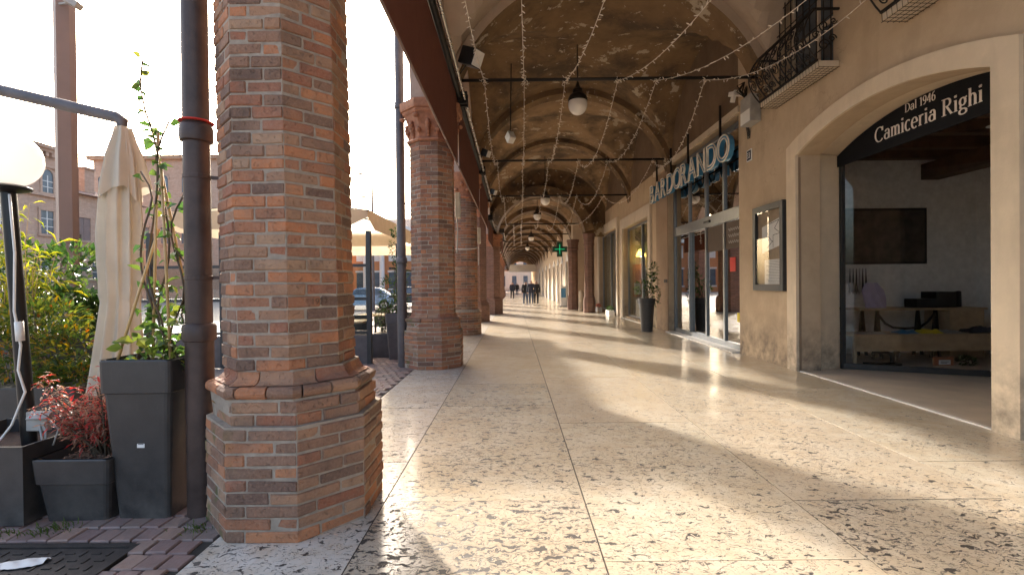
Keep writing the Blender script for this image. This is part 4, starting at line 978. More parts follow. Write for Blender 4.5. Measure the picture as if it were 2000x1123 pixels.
for k, (a, b_) in enumerate(((9.36, 11.6), (11.6, 13.9), (13.9, 16.2))):
    y0_ = 10.9 if k == 0 else a
    for z in (1.22, 1.86): m = MB(); m.box(-2.81, -2.75, y0_, b_, z, z + .05); m.build('rail', M['dark_frame'], wb_)
    m = MB(); m.box(-2.81, -2.75, b_ - .04, b_ + .04, -.06, 2.5); m.build('post', M['dark_frame'], wb_)
    m = MB(); m.box(-2.79, -2.77, y0_ + .02, b_ - .05, -.05, .56); m.build('lower_panel', M['pipe_grey'], wb_)
def cafe_table(x, y, label):
    t = thing('cafe_table', label, 'table', (x, y, -.07), 'cafe tables on the terrace')
    m = MB(); m.box(x - .4, x + .4, y - .4, y + .4, .70, .74); m.build('table_top', M['wood'], t, bevel=.008)
    m = MB(); m.tube([(x, y, -.05), (x, y, .70)], .03, 10); m.box(x - .25, x + .25, y - .03, y + .03, -.07, -.04); m.box(x - .03, x + .03, y - .25, y + .25, -.0705, -.0405); m.build('leg', M['dark_frame'], t)
def cafe_chair(x, y, rz, label):
    t = thing('cafe_chair', label, 'chair', (x, y, -.07), 'cafe chairs on the terrace')
    m = MB(); m.box(x - .21, x + .21, y - .21, y + .21, .36, .39); m.build('seat', M['dark_frame'], t, bevel=.01)
    for (sx, sy) in ((-1, -1), (1, -1), (-1, 1), (1, 1)):
        m = MB(); m.bar((x + sx * .19, y + sy * .19, .36), (x + sx * .21, y + sy * .21, -.07), .025); m.build('leg', M['dark_frame'], t)
    m = MB(); m.box(x - .21, x + .21, y + .18, y + .21, .39, .80); m.build('backrest', M['dark_frame'], t, bevel=.008)
cafe_table(-3.6, 10.6, 'wooden cafe table just behind the windbreak post'); cafe_table(-5.2, 10.9, 'wooden cafe table behind the nearest column'); cafe_table(-3.7, 12.9, 'wooden cafe table deeper under the canopy')
cafe_chair(-3.65, 11.35, 0, 'dark cafe chair behind the table at the windbreak post'); cafe_chair(-4.4, 10.7, 0, 'dark cafe chair between two terrace tables'); cafe_chair(-3.75, 13.6, 0, 'dark cafe chair at the deepest terrace table'); cafe_chair(-5.9, 11.2, 0, 'dark cafe chair seen left of the downpipe')
p2_ = thing('tall_planter', 'tall grey planter beside the second brick column and grey downpipe', 'planter', (-2.36, 10.0, 0))
tapered(-2.60, -2.14, 9.75, 10.2, .06, -.06, .93, .2, M['pipe_grey'], p2_)
lb = thing('trough_planter', 'low grey trough planter on the terrace edge behind the second column', 'planter', (-2.75, 10.6, 0))
m = MB(); m.box(-3.05, -2.62, 10.35, 11.2, -.06, .47); m.build('box', M['pipe_grey'], lb, bevel=.01)
shrub('terrace_shrub', 'thin leafy shrub in the grey trough on the terrace', (-2.85, 10.7, .45), [((-2.85, 10.7, .8), (.2, .3, .35)), ((-2.8, 10.8, 1.3), (.15, .25, .4))], 420, .10, .03, M['shrub_leaf'], 21, 8)
shrub('terrace_shrub', 'climbing shrub in the tall grey planter by the second column', (-2.36, 10.0, .88), [((-2.36, 10.0, 1.15), (.18, .18, .25)), ((-2.33, 10.05, 1.7), (.12, .14, .45)), ((-2.45, 10.0, 2.3), (.1, .1, .4))], 420, .08, .035, M['shrub_leaf'], 22, 8)

# ---------------------------------------------------------------- bar entrance
be = thing('bar_entrance', 'grey aluminium glass front of the bar with sliding doors', 'glass door', (4.93, 12.4, 0))
XD = 4.93
posts = [10.19, 11.25, 12.30, 13.45, 14.71]
for y in posts:
    m = MB(); m.box(XD - .045, XD + .045, y - .035, y + .035, .02, 4.97); m.build('post', M['alu'], be)
m = MB(); m.box(XD - .06, XD + .05, 10.226, 14.674, 2.88, 3.14); m.build('transom', M['alu'], be)
m = MB(); m.box(XD - .05, XD + .05, 10.226, 14.674, .022, .14); m.build('bottom_rail', M['alu'], be)
m = MB(); m.box(XD - .05, XD + .05, 10.226, 14.674, 4.88, 4.97); m.build('top_rail', M['alu'], be)
m = MB(); m.obox((XD - .085, 12.1, 3.0), (.05, .34, .06)); m.build('door_sensor', M['black'], be, bevel=.01)
for k, (a, b_) in enumerate(zip(posts[:-1], posts[1:])):
    xo = 0 if k != 2 else .03
    m = MB(); m.box(XD - .004 + xo, XD + .004 + xo, a + .036, b_ - .036, .142, 2.878); dr = m.build('door_pane', M['glass_door'], be)
    m = MB(); m.box(XD - .004, XD + .004, a + .036, b_ - .036, 3.142, 4.878); m.build('transom_pane', M['glass_door'], be)
    m = MB(); m.box(XD - .025, XD - .005, a + .036, a + .075, .142, 2.878); m.build('door_stile', M['alu'], be)
m = MB(); m.box(XD - .012, XD - .009, 10.72, 11.0, 1.73, 2.05); po_ = m.build('red_poster', M['red'], be)
m = MB(); m.box(XD - .012, XD - .009, 10.55, 10.66, .62, .82); m.build('yellow_notice', M['yellow'], be)
m = MB(); m.box(XD - .012, XD - .009, 10.3, 11.2, 2.25, 2.86); m.box(XD - .012, XD - .009, 11.3, 12.25, 2.25, 2.86); tb = m.build('dark_film', M['dark_room'], be)
m = MB(); r = random.Random(3)
for li, zc in enumerate((2.68, 2.54, 2.40)):
    y = 11.05; pts_ = []
    while y > 10.4 + .08 * li: pts_.append((XD - .0135, y, zc + .028 * math.sin((11.05 - y) * 62 + li) + r.uniform(-.008, .012))); y -= .012
    m.tube(pts_, .004, 4)
m.build('white_script', M['letter_white'], tb)
for k, (a, b_) in enumerate(((14.84, 14.94), (15.02, 15.12))): m = MB(); m.box(4.700, 4.714, a, b_, 1.50, 1.60); tag(m.build('switch_plate', M['black']), ['small black switch plate next to the bar door frame', 'small black switch plate farther from the bar door frame'][k], 'switch', 'switch plates on the pilaster')
# letters of the bar sign: blue channel letters with white tube outlines
sg = thing('bar_sign', 'blue channel letters BARDORANDO with white tube outline over the bar door', 'sign', (4.62, 13.3, 4.1))
word = 'BARDORANDO'; ys = 16.05; pitch = 0.585
for k, chh in enumerate(word):
    wide = 1.02 if chh != 'N' else .95
    def place(v, dx): return [(4.60 + dx - q.z, ys - k * pitch - q.x * wide, 4.10 + q.y) for q in v]
    v, f = text_geo(chh, 0.80, .055); m = MB(); m.add(place(v, 0), f); lt = m.build('letter', M['blue_sign'], sg)
    v, f = text_geo(chh, 0.80, 0, .016); m = MB(); m.add(place(v, -.062), f); m.build('tube_outline', M['tube_white'], lt, smooth=True)
    # inner second tube
    cxm = sum(q.x for q in v) / len(v); czm = sum(q.y for q in v) / len(v)
m = MB(); m.box(4.66, 4.69, 10.3, 16.1, 4.30, 4.33); m.box(4.66, 4.69, 10.3, 16.1, 4.52, 4.55)
m.build('mounting_rail', M['iron'], sg)
for y in (10.9, 12.9, 14.3, 15.7):
    m = MB(); m.box(4.655, 4.70, y - .02, y + .02, 4.33, 5.45); m.build('hanger', M['iron'], sg)
# lintel moulding above the bar
m = MB(); m.box(4.70, 4.738, 10.1, 16.2, 5.02, 5.16); m.build('lintel_moulding', M['frame_stone'], bld)

# ---------------------------------------------------------------- shirt shop front
sf = thing('shop_window', 'tall charcoal framed display window of the shirt shop', 'shop window', (6.4, 7.8, 0))
A = Vector((5.56, 8.22, 0)); B_ = Vector((9.3, 6.40, 0)); dv = (B_ - A).normalized()
m = MB(); m.bar(A + Vector((0, 0, .06)), B_ + Vector((0, 0, .06)), .06, .09); m.build('bottom_rail', M['dark_frame'], sf)
m = MB(); m.bar(A + Vector((0, 0, .0)) + dv * .02, A + dv * .02 + Vector((0, 0, 3.85)), .06); m.build('frame_post', M['dark_frame'], sf)
nr = Vector((-dv.y, dv.x, 0)) * .005
P = [A + dv * .06, B_]; m = MB(); m.add([P[0] + nr + Vector((0, 0, .11)), P[1] + nr + Vector((0, 0, .11)), P[1] + nr + Vector((0, 0, 3.8)), P[0] + nr + Vector((0, 0, 3.8)), P[0] - nr + Vector((0, 0, .11)), P[1] - nr + Vector((0, 0, .11)), P[1] - nr + Vector((0, 0, 3.8)), P[0] - nr + Vector((0, 0, 3.8))],
    [(0, 1, 2, 3), (7, 6, 5, 4), (0, 4, 5, 1), (2, 6, 7, 3), (1, 5, 6, 2), (0, 3, 7, 4)]); m.build('pane', M['glass_shop'], sf)

def serif_text(txt, size):
    """roman letters drawn as strokes: upright strokes thick, level strokes thin, flat serifs"""
    def ell(cx, cy_, rx, ry, a0, a1, n=18): return [(cx + rx * math.cos(R(a0 + (a1 - a0) * i / n)), cy_ + ry * math.sin(R(a0 + (a1 - a0) * i / n))) for i in range(n + 1)]
    X = .47
    G = {'C': ([ell(.37, .35, .31, .36, 48, 318), [(.60, .50), (.60, .70)]], [], .72),
         'a': ([ell(.20, .14, .15, .14, 0, 360), [(.36, .0), (.36, .33)], ell(.235, .33, .125, .14, 0, 165)], [(.36, 0, .12)], .48),
         'm': ([[(.11, 0), (.11, X)], ell(.23, .30, .12, .16, 180, 0), [(.35, 0), (.35, .32)], ell(.47, .30, .12, .16, 180, 0), [(.59, 0), (.59, .32)]], [(.11, 0, .2), (.35, 0, .2), (.59, 0, .2), (.08, X - .02, .1)], .72),
         'i': ([[(.12, 0), (.12, X)], ell(.12, .63, .028, .028, 0, 360, 8)], [(.12, 0, .2), (.08, X - .02, .1)], .27),
         'c': ([ell(.22, .235, .17, .245, 50, 312)], [], .42), 'e': ([ell(.22, .235, .17, .245, 2, 312), [(.05, .25), (.39, .25)]], [], .45),
         'r': ([[(.12, 0), (.12, X)], ell(.25, .28, .13, .18, 175, 55)], [(.12, 0, .2), (.08, X - .02, .1)], .37),
         'R': ([[(.15, 0), (.15, .7)], [(.15, .69), (.30, .69)], ell(.30, .53, .19, .16, 90, -90), [(.30, .37), (.15, .37)], [(.30, .36), (.56, .0)]], [(.15, 0, .26), (.12, .69, .2), (.58, 0, .16)], .66),
         'g': ([ell(.21, .31, .14, .155, 0, 360), ell(.22, -.10, .18, .11, 0, 360), [(.12, .18), (.09, .08), (.16, .03), (.34, .0)], [(.33, .42), (.43, .47)]], [], .46),
         'h': ([[(.12, 0), (.12, .72)], ell(.25, .30, .13, .17, 180, 0), [(.38, 0), (.38, .32)]], [(.12, 0, .2), (.38, 0, .2), (.08, .70, .1)], .51),
         'D': ([[(.15, 0), (.15, .7)], ell(.22, .35, .38, .35, 90, -90), [(.22, .69), (.13, .69)], [(.22, .01), (.13, .01)]], [(.15, 0, .2), (.15, .69, .2)], .70),
         'l': ([[(.12, 0), (.12, .72)]], [(.12, 0, .2), (.08, .70, .1)], .26), '1': ([[(.20, 0), (.20, .68)], [(.08, .56), (.2, .67)]], [(.20, 0, .24)], .36),
         '9': ([ell(.22, .47, .15, .2, 0, 360), [(.37, .47), (.36, .25), (.26, .06), (.10, .0)]], [], .44), '4': ([[(.33, 0), (.33, .68)], [(.33, .68), (.05, .2)], [(.05, .19), (.44, .19)]], [(.33, 0, .2)], .48),
         '6': ([ell(.23, .2, .15, .2, 0, 360), [(.08, .2), (.10, .45), (.2, .62), (.36, .69)]], [], .45), ' ': ([], [], .26)}
    res = []; x = 0
    for chh in txt:
        st, se, adv = G[chh]; out = []
        for pl in st:
            L_, R__ = [], []
            for i, p in enumerate(pl):
                a = pl[max(0, i - 1)]; b_ = pl[min(len(pl) - 1, i + 1)]; dx, dy = b_[0] - a[0], b_[1] - a[1]; l = math.hypot(dx, dy) or 1
                w = .022 + .042 * (abs(dy) / l) ** 1.5; nx, ny = -dy / l * w, dx / l * w
                L_.append((x + p[0] + nx, p[1] + ny)); R__.append((x + p[0] - nx, p[1] - ny))
            out.append([(L_[i], L_[i + 1], R__[i + 1], R__[i]) for i in range(len(pl) - 1)])
        for (sx, sy, w) in se: out.append([((x + sx - w / 2, sy - .005), (x + sx + w / 2, sy - .005), (x + sx + w / 2, sy + .027), (x + sx - w / 2, sy + .027))])
        x += adv; res.append(out)
    return res, x
bs = thing('shop_sign', 'black arched sign board lettered Dal 1946 Camiceria Righi', 'sign', (5.5, 6.5, 3.45))
top_ = seg_arch(4.70, 8.22, 3.60, .37); low_ = [(p[0], 3.42) for p in top_]
m = MB(); m.band(low_, top_, 'X', 5.50, 5.53); m.build('board', M['sign_black'], bs)
def put_serif(txt, y0, z0, width, xplane, parent, name):
    st, tot = serif_text(txt, 1); k = width / tot
    for out in st:
        m = MB(); d = 0
        for s in out:
            d += 0.0003
            for q in s: m.add([(xplane - d, y0 - p[0] * k, z0 + p[1] * k * 1.15) for p in q], [(0, 1, 2, 3)])
        if m.v: m.build(name, M['letter_white'], parent)
put_serif('Camiceria Righi', 7.36, 3.575, 1.70, 5.496, bs, 'letter'); put_serif('Dal 1946', 6.80, 3.835, .50, 5.496, bs, 'letter')

# inside the shop
t = thing('display_table', 'pale oak display table just inside the shirt shop window', 'table', (7.1, 8.7, 0))
m = MB(); m.box(5.90, 9.2, 8.42, 9.0, .52, .555); m.build('table_top', M['wood'], t, bevel=.004)
m = MB(); m.box(5.95, 9.15, 8.45, 8.475, .26, .518); m.build('apron', M['wood'], t)
for (x, y) in ((5.92, 8.44), (5.92, 8.96), (9.1, 8.44), (9.1, 8.96)): m = MB(); m.box(x, x + .05, y, y + .04, .012, .518); m.build('leg', M['wood'], t)
t = thing('sewing_desk', 'wooden work desk on a black iron treadle frame in the shirt shop', 'desk', (7.4, 9.4, 0))
m = MB(); m.box(6.5, 8.9, 9.1, 9.7, .93, .97); m.build('table_top', M['wood'], t, bevel=.004)
m = MB()
for x in (6.9, 8.0): m.bar((x - .08, 9.2, .02), (x, 9.2, .93), .04); m.bar((x + .08, 9.2, .02), (x, 9.2, .93), .04); m.bar((x - .08, 9.6, .02), (x, 9.6, .93), .04); m.bar((x + .08, 9.6, .02), (x, 9.6, .93), .04)
m.tube([(6.92, 9.2, .85), (7.05, 9.2, .68), (7.2, 9.2, .60), (7.45, 9.2, .58), (7.7, 9.2, .60), (7.85, 9.2, .70), (7.98, 9.2, .85)], .022, 8); m.build('iron_frame', M['iron'], t)
m = MB(); m.box(8.2, 8.85, 9.12, 9.68, .02, .928); m.build('drawer_unit', M['wood'], t)
def folded(x, y, z, w, d, h, mat, name, label, cat='shirt', seed=0, group='folded clothes in the shirt shop'):
    r = random.Random(seed); m = MB(); n = 10; vv = []; ff = []
    for j in range(n + 1):
        for i in range(n + 1):
            u, v = i / n, j / n; e = min(u, 1 - u, v, 1 - v) * 5; vv.append((x + (u - .5) * w, y + (v - .5) * d, z + .002 + h * min(1, e) * (.7 + .3 * math.sin(u * 11 + seed) * math.sin(v * 8 + seed)) + r.uniform(0, h * .15)))
    for j in range(n):
        for i in range(n): ff.append((j*(n+1)+i, j*(n+1)+i+1, (j+1)*(n+1)+i+1, (j+1)*(n+1)+i))
    m.add(vv, ff); tag(m.build(name, mat, smooth=True), label, cat, group)
folded(6.35, 8.62, .555, .5, .3, .03, M['grey_box'], 'folded_shirt', 'grey folded shirt at the left end of the display table', seed=1)
folded(6.95, 8.62, .555, .34, .3, .06, M['blue_sign'], 'folded_shirt', 'blue folded shirt left of the yellow scarf on the display table', seed=2)
folded(7.35, 8.62, .555, .4, .28, .07, M['yellow'], 'folded_scarf', 'yellow scarf in the middle of the display table', 'scarf', seed=3)
folded(7.75, 8.64, .555, .3, .3, .05, M['grey_box'], 'folded_shirt', 'pale grey folded shirt right of the yellow scarf', seed=4)
folded(8.3, 8.62, .555, .6, .32, .11, M['navy'], 'folded_shirt', 'navy folded shirts piled at the right end of the display table', seed=5)
# propped shirt
m = MB(); n = 14; vv = []; ff = []
for j in range(n + 1):
    for i in range(n + 1):
        u, v = i / n * 2 - 1, j / n; w = .21 * (1 - .12 * abs(v - .4)) * (1 if v < .72 else max(.3, 1 - (v - .72) * 1.6)); vv.append((6.98 + u * w, 9.33 + .10 * v - .05 * (1 - u * u) + .012 * math.sin(u * 9 + v * 5), .972 + .48 * v))
for j in range(n):
    for i in range(n): ff.append((j*(n+1)+i, j*(n+1)+i+1, (j+1)*(n+1)+i+1, (j+1)*(n+1)+i))
m.add(vv, ff); m.add([(a, b_ + .02, c) for a, b_, c in vv], [f[::-1] for f in ff])
tag(m.build('display_shirt', M['lilac'], smooth=True), 'lilac shirt propped upright on the work desk', 'shirt')
t = thing('laptop', 'small black box printer on the work desk', 'printer', (7.9, 9.4, .97)); t.name = 'desk_printer'
m = MB(); m.box(7.65, 8.05, 9.2, 9.5, .972, 1.14); m.build('body', M['black'], t, bevel=.01); m = MB(); m.box(8.06, 8.45, 9.25, 9.6, .972, 1.27); m.build('tower', M['black'], t, bevel=.01)
m = MB(); m.lathe([(.045, .0), (.05, .02), (.045, .3), (.02, .31)], (8.62, 9.4, .972), 14); tag(m.build('black_flask', M['black'], smooth=SM), 'black flask standing right of the desk printer', 'flask')
t = thing('wall_picture', 'large dark picture hung on the grey shop wall', 'picture', (7.6, 9.93, 2.4))
m = MB(); m.box(6.74, 8.46, 9.915, 9.945, 1.83, 2.97); m.build('frame', M['black'], t, bevel=.004); m = MB(); m.box(6.79, 8.41, 9.908, 9.913, 1.88, 2.92); m.build('canvas', M['picture'], t)
t = thing('tie_rack', 'row of dark neckties hanging on the grey shop wall', 'neckties', (7.05, 9.9, 1.4))
for k in range(6): m = MB(); x = 6.88 + k * .065; m.extrude([(x, 1.75), (x - .025, 1.28), (x, 1.22), (x + .025, 1.28)], 'Y', 9.90, 9.915); m.build('necktie', M['tie'] if k != 3 else M['grey_box'], t)
t = thing('sewing_machine', 'old black sewing machine under the display table', 'sewing machine', (6.5, 8.55, .012))
m = MB(); m.box(6.2, 6.75, 8.42, 8.62, .012, .05); m.build('bed', M['black'], t, bevel=.005)
m = MB(); m.tube([(6.30, 8.52, .16), (6.30, 8.52, .21), (6.36, 8.52, .235), (6.55, 8.52, .23), (6.64, 8.52, .20), (6.66, 8.52, .12), (6.66, 8.52, .05)], [.018, .022, .026, .028, .036, .036, .045], 12); m.build('arm', M['black'], t, smooth=True)
m = MB(); m.tube([(6.72, 8.52, .20), (6.745, 8.52, .20)], .07, 18); m.build('hand_wheel', M['metal'], t, smooth=SM)
m = MB(); m.box(7.28, 7.62, 8.40, 8.43, .012, .16); o = m.build('name_card', plain('terracotta_card', (.35, .12, .05), .7)); tag(o, 'terracotta card with white label on the shop floor', 'card')
m = MB(); m.box(7.36, 7.56, 8.394, 8.398, .03, .11); m.build('white_label', M['paper'], o)
m = MB(); m.box(7.39, 7.53, 8.391, 8.3935, .075, .085); m.box(7.39, 7.50, 8.391, 8.3935, .052, .060); m.build('print', M['ink'], o)
shrub('succulent_plant', 'small pale green plant beside the terracotta card', (7.86, 8.42, .012), [((7.86, 8.42, .08), (.14, .08, .07))], 130, .07, .03, M['shrub_leaf'], 55, 3, cat='plant')
for k, x in enumerate((7.4, 8.0)):
    m = MB(); m.lathe([(.10, -.012), (.10, .0)], (x, 7.45 + k * .1, 3.85), 18); m.tube([(x, 7.45 + k * .1, 3.85), (x, 7.45 + k * .1, 4.09)], .008, 6); tag(m.build('ceiling_spot', M['white']), ['pale disc lamp left under the shop beams', 'pale disc lamp right under the shop beams'][k], 'ceiling lamp', 'disc lamps in the shirt shop')
m = MB(); m.tube([(8.3, 8.3, 3.54), (8.3, 8.3, 3.40)], .006, 6); m.lathe([(.02, .06), (.05, .02), (.055, -.02), (.04, -.06)], (8.3, 8.3, 3.36), 14); tag(m.build('track_spot', M['black'], smooth=SM), 'black spot lamp hanging from the dark girder', 'spot lamp')

# ---------------------------------------------------------------- things on the wall
t = thing('menu_board', 'charcoal framed glass notice case with map and menu sheet', 'notice board', (4.7, 8.9, 1.3))
y0, y1, z0, z1 = 8.395, 9.445, 1.33, 2.915
for (a, b_, c, d) in ((y0, y0 + .10, z0, z1), (y1 - .10, y1, z0, z1), (y0 + .10, y1 - .10, z0, z0 + .11), (y0 + .10, y1 - .10, z1 - .11, z1)):
    m = MB(); m.box(4.665, 4.737, a, b_, c, d); m.build('frame', M['dark_frame'], t, bevel=.004)
m = MB(); m.box(4.728, 4.737, y0 + .10, y1 - .10, z0 + .11, z1 - .11); m.build('back_panel', plain('case_back', (.33, .25, .17), .8), t)
m = MB(); m.extrude([(9.19, 2.03), (8.46, 2.16), (8.46, 2.66), (9.19, 2.52)], 'X', 4.722, 4.726); mp_ = m.build('map_sheet', M['paper'], t)
m = MB()
for a, b_ in (((8.95, 2.55), (8.6, 2.60)), ((8.6, 2.60), (8.75, 2.46)), ((8.75, 2.46), (8.56, 2.36)), ((8.56, 2.36), (8.8, 2.34)), ((8.8, 2.34), (8.8, 2.12)), ((8.95, 2.55), (8.95, 2.25)), ((8.8, 2.24), (9.0, 2.12)), ((8.95, 2.32), (8.82, 2.22))): m.bar((4.7205, a[0], a[1]), (4.7205, b_[0], b_[1]), .002, .010)
m.build('map_lines', M['ink'], mp_)
m = MB(); m.box(4.722, 4.726, 8.50, 9.10, 1.45, 1.90); mn = m.build('menu_sheet', M['paper'], t)
m = MB()
for k in range(15): m.box(4.7205, 4.7215, 8.56, 9.04 - .05 * ((k * 7) % 3), 1.87 - k * .028, 1.876 - k * .028)
m.build('menu_lines', M['ink'], mn)
m = MB(); m.box(4.683, 4.687, y0 + .10, y1 - .10, z0 + .11, z1 - .11); m.build('pane', M['glass_case'], t)
t = thing('house_number', 'small white enamel tile with dark number on the wall', 'number plate', (4.73, 9.68, 4.0))
m = MB(); m.box(4.725, 4.738, 9.58, 9.78, 3.90, 4.13); m.build('tile', M['paper'], t); m = MB(); m.box(4.7225, 4.7245, 9.60, 9.76, 3.92, 4.11); m.build('blue_field', M['navy'], t)
v, f = text_geo('33', .16, .001); m = MB(); m.add([(4.720 - q.z, 9.755 - q.x * .8, 3.96 + q.y) for q in v], f); m.build('digits', M['paper'], t)
t = thing('junction_box', 'grey metal junction box high on the wall beside the bar sign', 'electrical box', (4.7, 9.5, 4.8))
m = MB(); m.box(4.53, 4.737, 9.22, 9.62, 4.55, 5.08); m.build('case', M['grey_box'], t, bevel=.01); m = MB(); m.box(4.522, 4.53, 9.24, 9.60, 4.57, 4.8); m.build('torn_label', M['paper'], t)
m = MB(); r = random.Random(12)
for k in range(9): 
    b0 = (4.70, 9.72 + r.uniform(-.05, .1), 5.35 + r.uniform(-.05, .1)); m.tube([b0, (4.66, 9.70 + r.uniform(-.08, .06), 5.1), (4.70, 9.72 + r.uniform(-.04, .05), 4.75), (4.72, 9.66 + r.uniform(-.03, .05), 4.45 - .05 * (k % 3))], .008, 6)
for k in range(6): m.tube([(4.68, 9.75, 5.5), (4.60 + r.uniform(-.05, .05), 9.75 + r.uniform(-.1, .1), 5.35 + r.uniform(-.1, .1)), (4.69, 9.7, 5.15)], .012, 6)
m.build('cable_tangle', M['iron'], t, smooth=True)
t = thing('security_camera', 'white security camera beside the cable tangle on the wall corner', 'camera', (4.55, 9.95, 5.3))
m = MB(); m.obox((4.52, 9.92, 5.33), (.09, .17, .09), (.25, 0, .2)); m.build('housing', M['white'], t, bevel=.01); m = MB(); m.box(4.56, 4.737, 9.92, 9.98, 5.30, 5.42); m.build('bracket', M['white'], t, bevel=.008); m = MB(); m.obox((4.50, 9.86, 5.22), (.07, .08, .16), (.35, 0, .2)); m.build('lens_hood', M['white'], t, bevel=.01)

# wrought iron balconies
def balcony(y0, y1, label, wlabel):
    t = thing('balcony', label, 'balcony', (WX, (y0 + y1) / 2, 4.6), 'wrought iron balconies on the shop wall')
    m = MB(); m.box(4.44, 4.737, y0, y1, 4.60, 4.68); m.build('slab', M['frame_stone'], t, bevel=.006)
    prof = lambda z: 4.44 - .20 * math.sin(math.pi * min(1, (z - 4.68) / .50)) ** .8 if z < 5.18 else 4.44
    def bell(s): return 4.42 - .17 * math.sin(math.pi * s) ** .9 - .04 * s
    top, bot = 5.42, 4.69; m = MB()
    m.bar((bell(1), y0, top), (bell(1), y1, top), .035); m.bar((bell(1), y0, top), (4.74, y0, top), .03); m.bar((bell(1), y1, top), (4.74, y1, top), .03)
    m.bar((bell(0), y0, bot), (bell(0), y1, bot), .03); m.build('rail', M['iron'], t)
    n = 7
    for k in range(n + 1):
        y = y0 + (y1 - y0) * k / n; m = MB(); m.tube([(bell(s / 10), y, bot + (top - bot) * s / 10) for s in range(11)], .011, 6); m.build('baluster', M['iron'], t, smooth=True)
    def scroll(cy_, cz, r0, turns, flip, ph, tgt):
        pts_ = []
        for q in range(26):
            a = ph + flip * q / 25 * turns * 2 * math.pi; rr = r0 * (1 - .82 * q / 25); y = cy_ + rr * math.cos(a); z = cz + rr * math.sin(a); s = max(0, min(1, (z - bot) / (top - bot))); pts_.append((bell(s) - .012, y, z))
        tgt.tube(pts_, .009, 5)
    for k in range(n):
        yc = y0 + (y1 - y0) * (k + .5) / n; m = MB()
        scroll(yc, 4.92, .095, 1.6, 1, 1.2, m); scroll(yc, 5.20, .095, 1.6, -1, -1.2, m); scroll(yc + .04, 5.05, .05, 1.3, 1, 0, m); scroll(yc - .03, 4.77, .05, 1.3, -1, .5, m); m.build('scroll', M['iron'], t, smooth=True)
    for ysd in (y0, y1):
        m = MB()
        for (xx, zz, r0, fl) in ((4.52, 4.9, .09, 1), (4.52, 5.18, .09, -1), (4.64, 5.0, .06, 1), (4.66, 5.25, .05, -1), (4.40, 5.05, .06, 1)):
            m.tube([(xx + r0 * (1 - .8 * q / 20) * math.cos(fl * q / 20 * 9), ysd, zz + r0 * (1 - .8 * q / 20) * math.sin(fl * q / 20 * 9)) for q in range(21)], .009, 5)
        m.build('side_scroll', M['iron'], t, smooth=True)
    # pigeon net under and round it
    net = MB(); k = 0; y = y0 - .02
    while y < y1 + .03: net.tube([(4.735, y, 4.575), (4.43, y, 4.585), (4.42, y, 4.70)], .0032, 4, False); y += .075
    for x in (4.44, 4.51, 4.58, 4.65, 4.72): net.tube([(x, y0 - .02, 4.58), (x, y1 + .02, 4.58)], .0032, 4, False)
    stuff(net.build('pigeon_net', M['iron'], t))
    # barred window behind
    w = thing('barred_window', wlabel, 'window', (4.95, (y0 + y1) / 2, 4.7), 'barred windows over the shops')
    m = MB(); m.box(4.98, 5.0, y0 + .1, y1 - .1, 4.6, 6.6); m.build('pane', M['pane_dark'], w)
    m = MB(); 
    for q in (0, .5, 1): yy = y0 + .13 + (y1 - y0 - .26) * q; m.box(4.94, 4.978, yy - .035, yy + .035, 4.6, 6.6)
    m.box(4.942, 4.976, y0 + .1, y1 - .1, 5.5, 5.56); m.build('sash', M['frame_stone'], w)
    m = MB(); q = y0 + .12
    while q < y1 - .05: m.tube([(4.70, q, 4.68), (4.70, q, 6.6)], .010, 6); q += .17
    for z in (5.0, 5.4, 5.8, 6.2): m.tube([(4.70, y0 + .08, z), (4.70, y1 - .08, z)], .010, 6)
    m.build('grille', M['iron'], w)
balcony(7.02, 8.66, 'wrought iron scrollwork balcony above the left side of the shop arch', 'barred window behind the scrollwork balcony over the shop arch'); balcony(4.17, 5.81, 'wrought iron balcony cut by the top edge, nearer the camera', 'barred window above the balcony that the top edge cuts')

# ---------------------------------------------------------------- shop windows further on
def shop_front(y0, y1, z1, label, mull):
    t = thing('display_window', label, 'shop window', (4.95, (y0 + y1) / 2, 0), 'shop windows beyond the bar')
    m = MB(); m.box(4.90, 4.98, y0, y0 + .07, .10, z1); m.box(4.90, 4.98, y1 - .07, y1, .10, z1); m.box(4.90, 4.98, y0 + .07, y1 - .07, z1 - .08, z1); m.box(4.90, 4.98, y0 + .07, y1 - .07, .10, .17); m.build('frame', M['alu'], t)
    for k, yy in enumerate(mull): m = MB(); m.box(4.89, 4.985, yy - .05, yy + .05, .171, z1 - .081); m.build('mullion', M['alu'], t)
    ys_ = [y0 + .07] + list(mull) + [y1 - .07]
    for a, b_ in zip(ys_[:-1], ys_[1:]): m = MB(); m.box(4.936, 4.944, a + .05, b_ - .05, .172, z1 - .082); m.build('pane', M['glass'], t)
    m = MB(); m.box(5.05, 6.2, y1 + .28, y1 + .32, .02, z1 - .5); m.build('display_backdrop', plain('backdrop_cream', (.70, .66, .50), .8, 0, .1, 1.5, 0, 'pos'), t)
    return t
shop_front(16.8, 20.7, 3.8, 'tall shop window right behind the potted plant', [18.4]); shop_front(22.0, 26.5, 4.05, 'farther shop window with white flower boxes at its foot', [23.3, 24.3])
m = MB(); m.box(5.12, 5.62, 20.75, 20.80, .9, 2.3); o = m.build('poster_board', M['orange']); tag(o, 'orange and white display panel inside the tall shop window', 'display panel'); m = MB(); m.box(5.16, 5.45, 20.73, 20.748, 1.0, 1.5); m.build('white_print', M['paper'], o)
m = MB(); m.lathe([(.22, .0), (.10, .30), (.03, .32)], (5.37, 20.35, 2.6), 20); m.tube([(5.37, 20.35, 2.96), (5.37, 20.35, 4.3)], .01, 6); sh_ = tag(m.build('pendant_lamp', cloth_mat('straw_shade', (.75, .60, .22), .6)), 'lit straw coloured pendant lamp inside the tall shop window', 'pendant lamp')
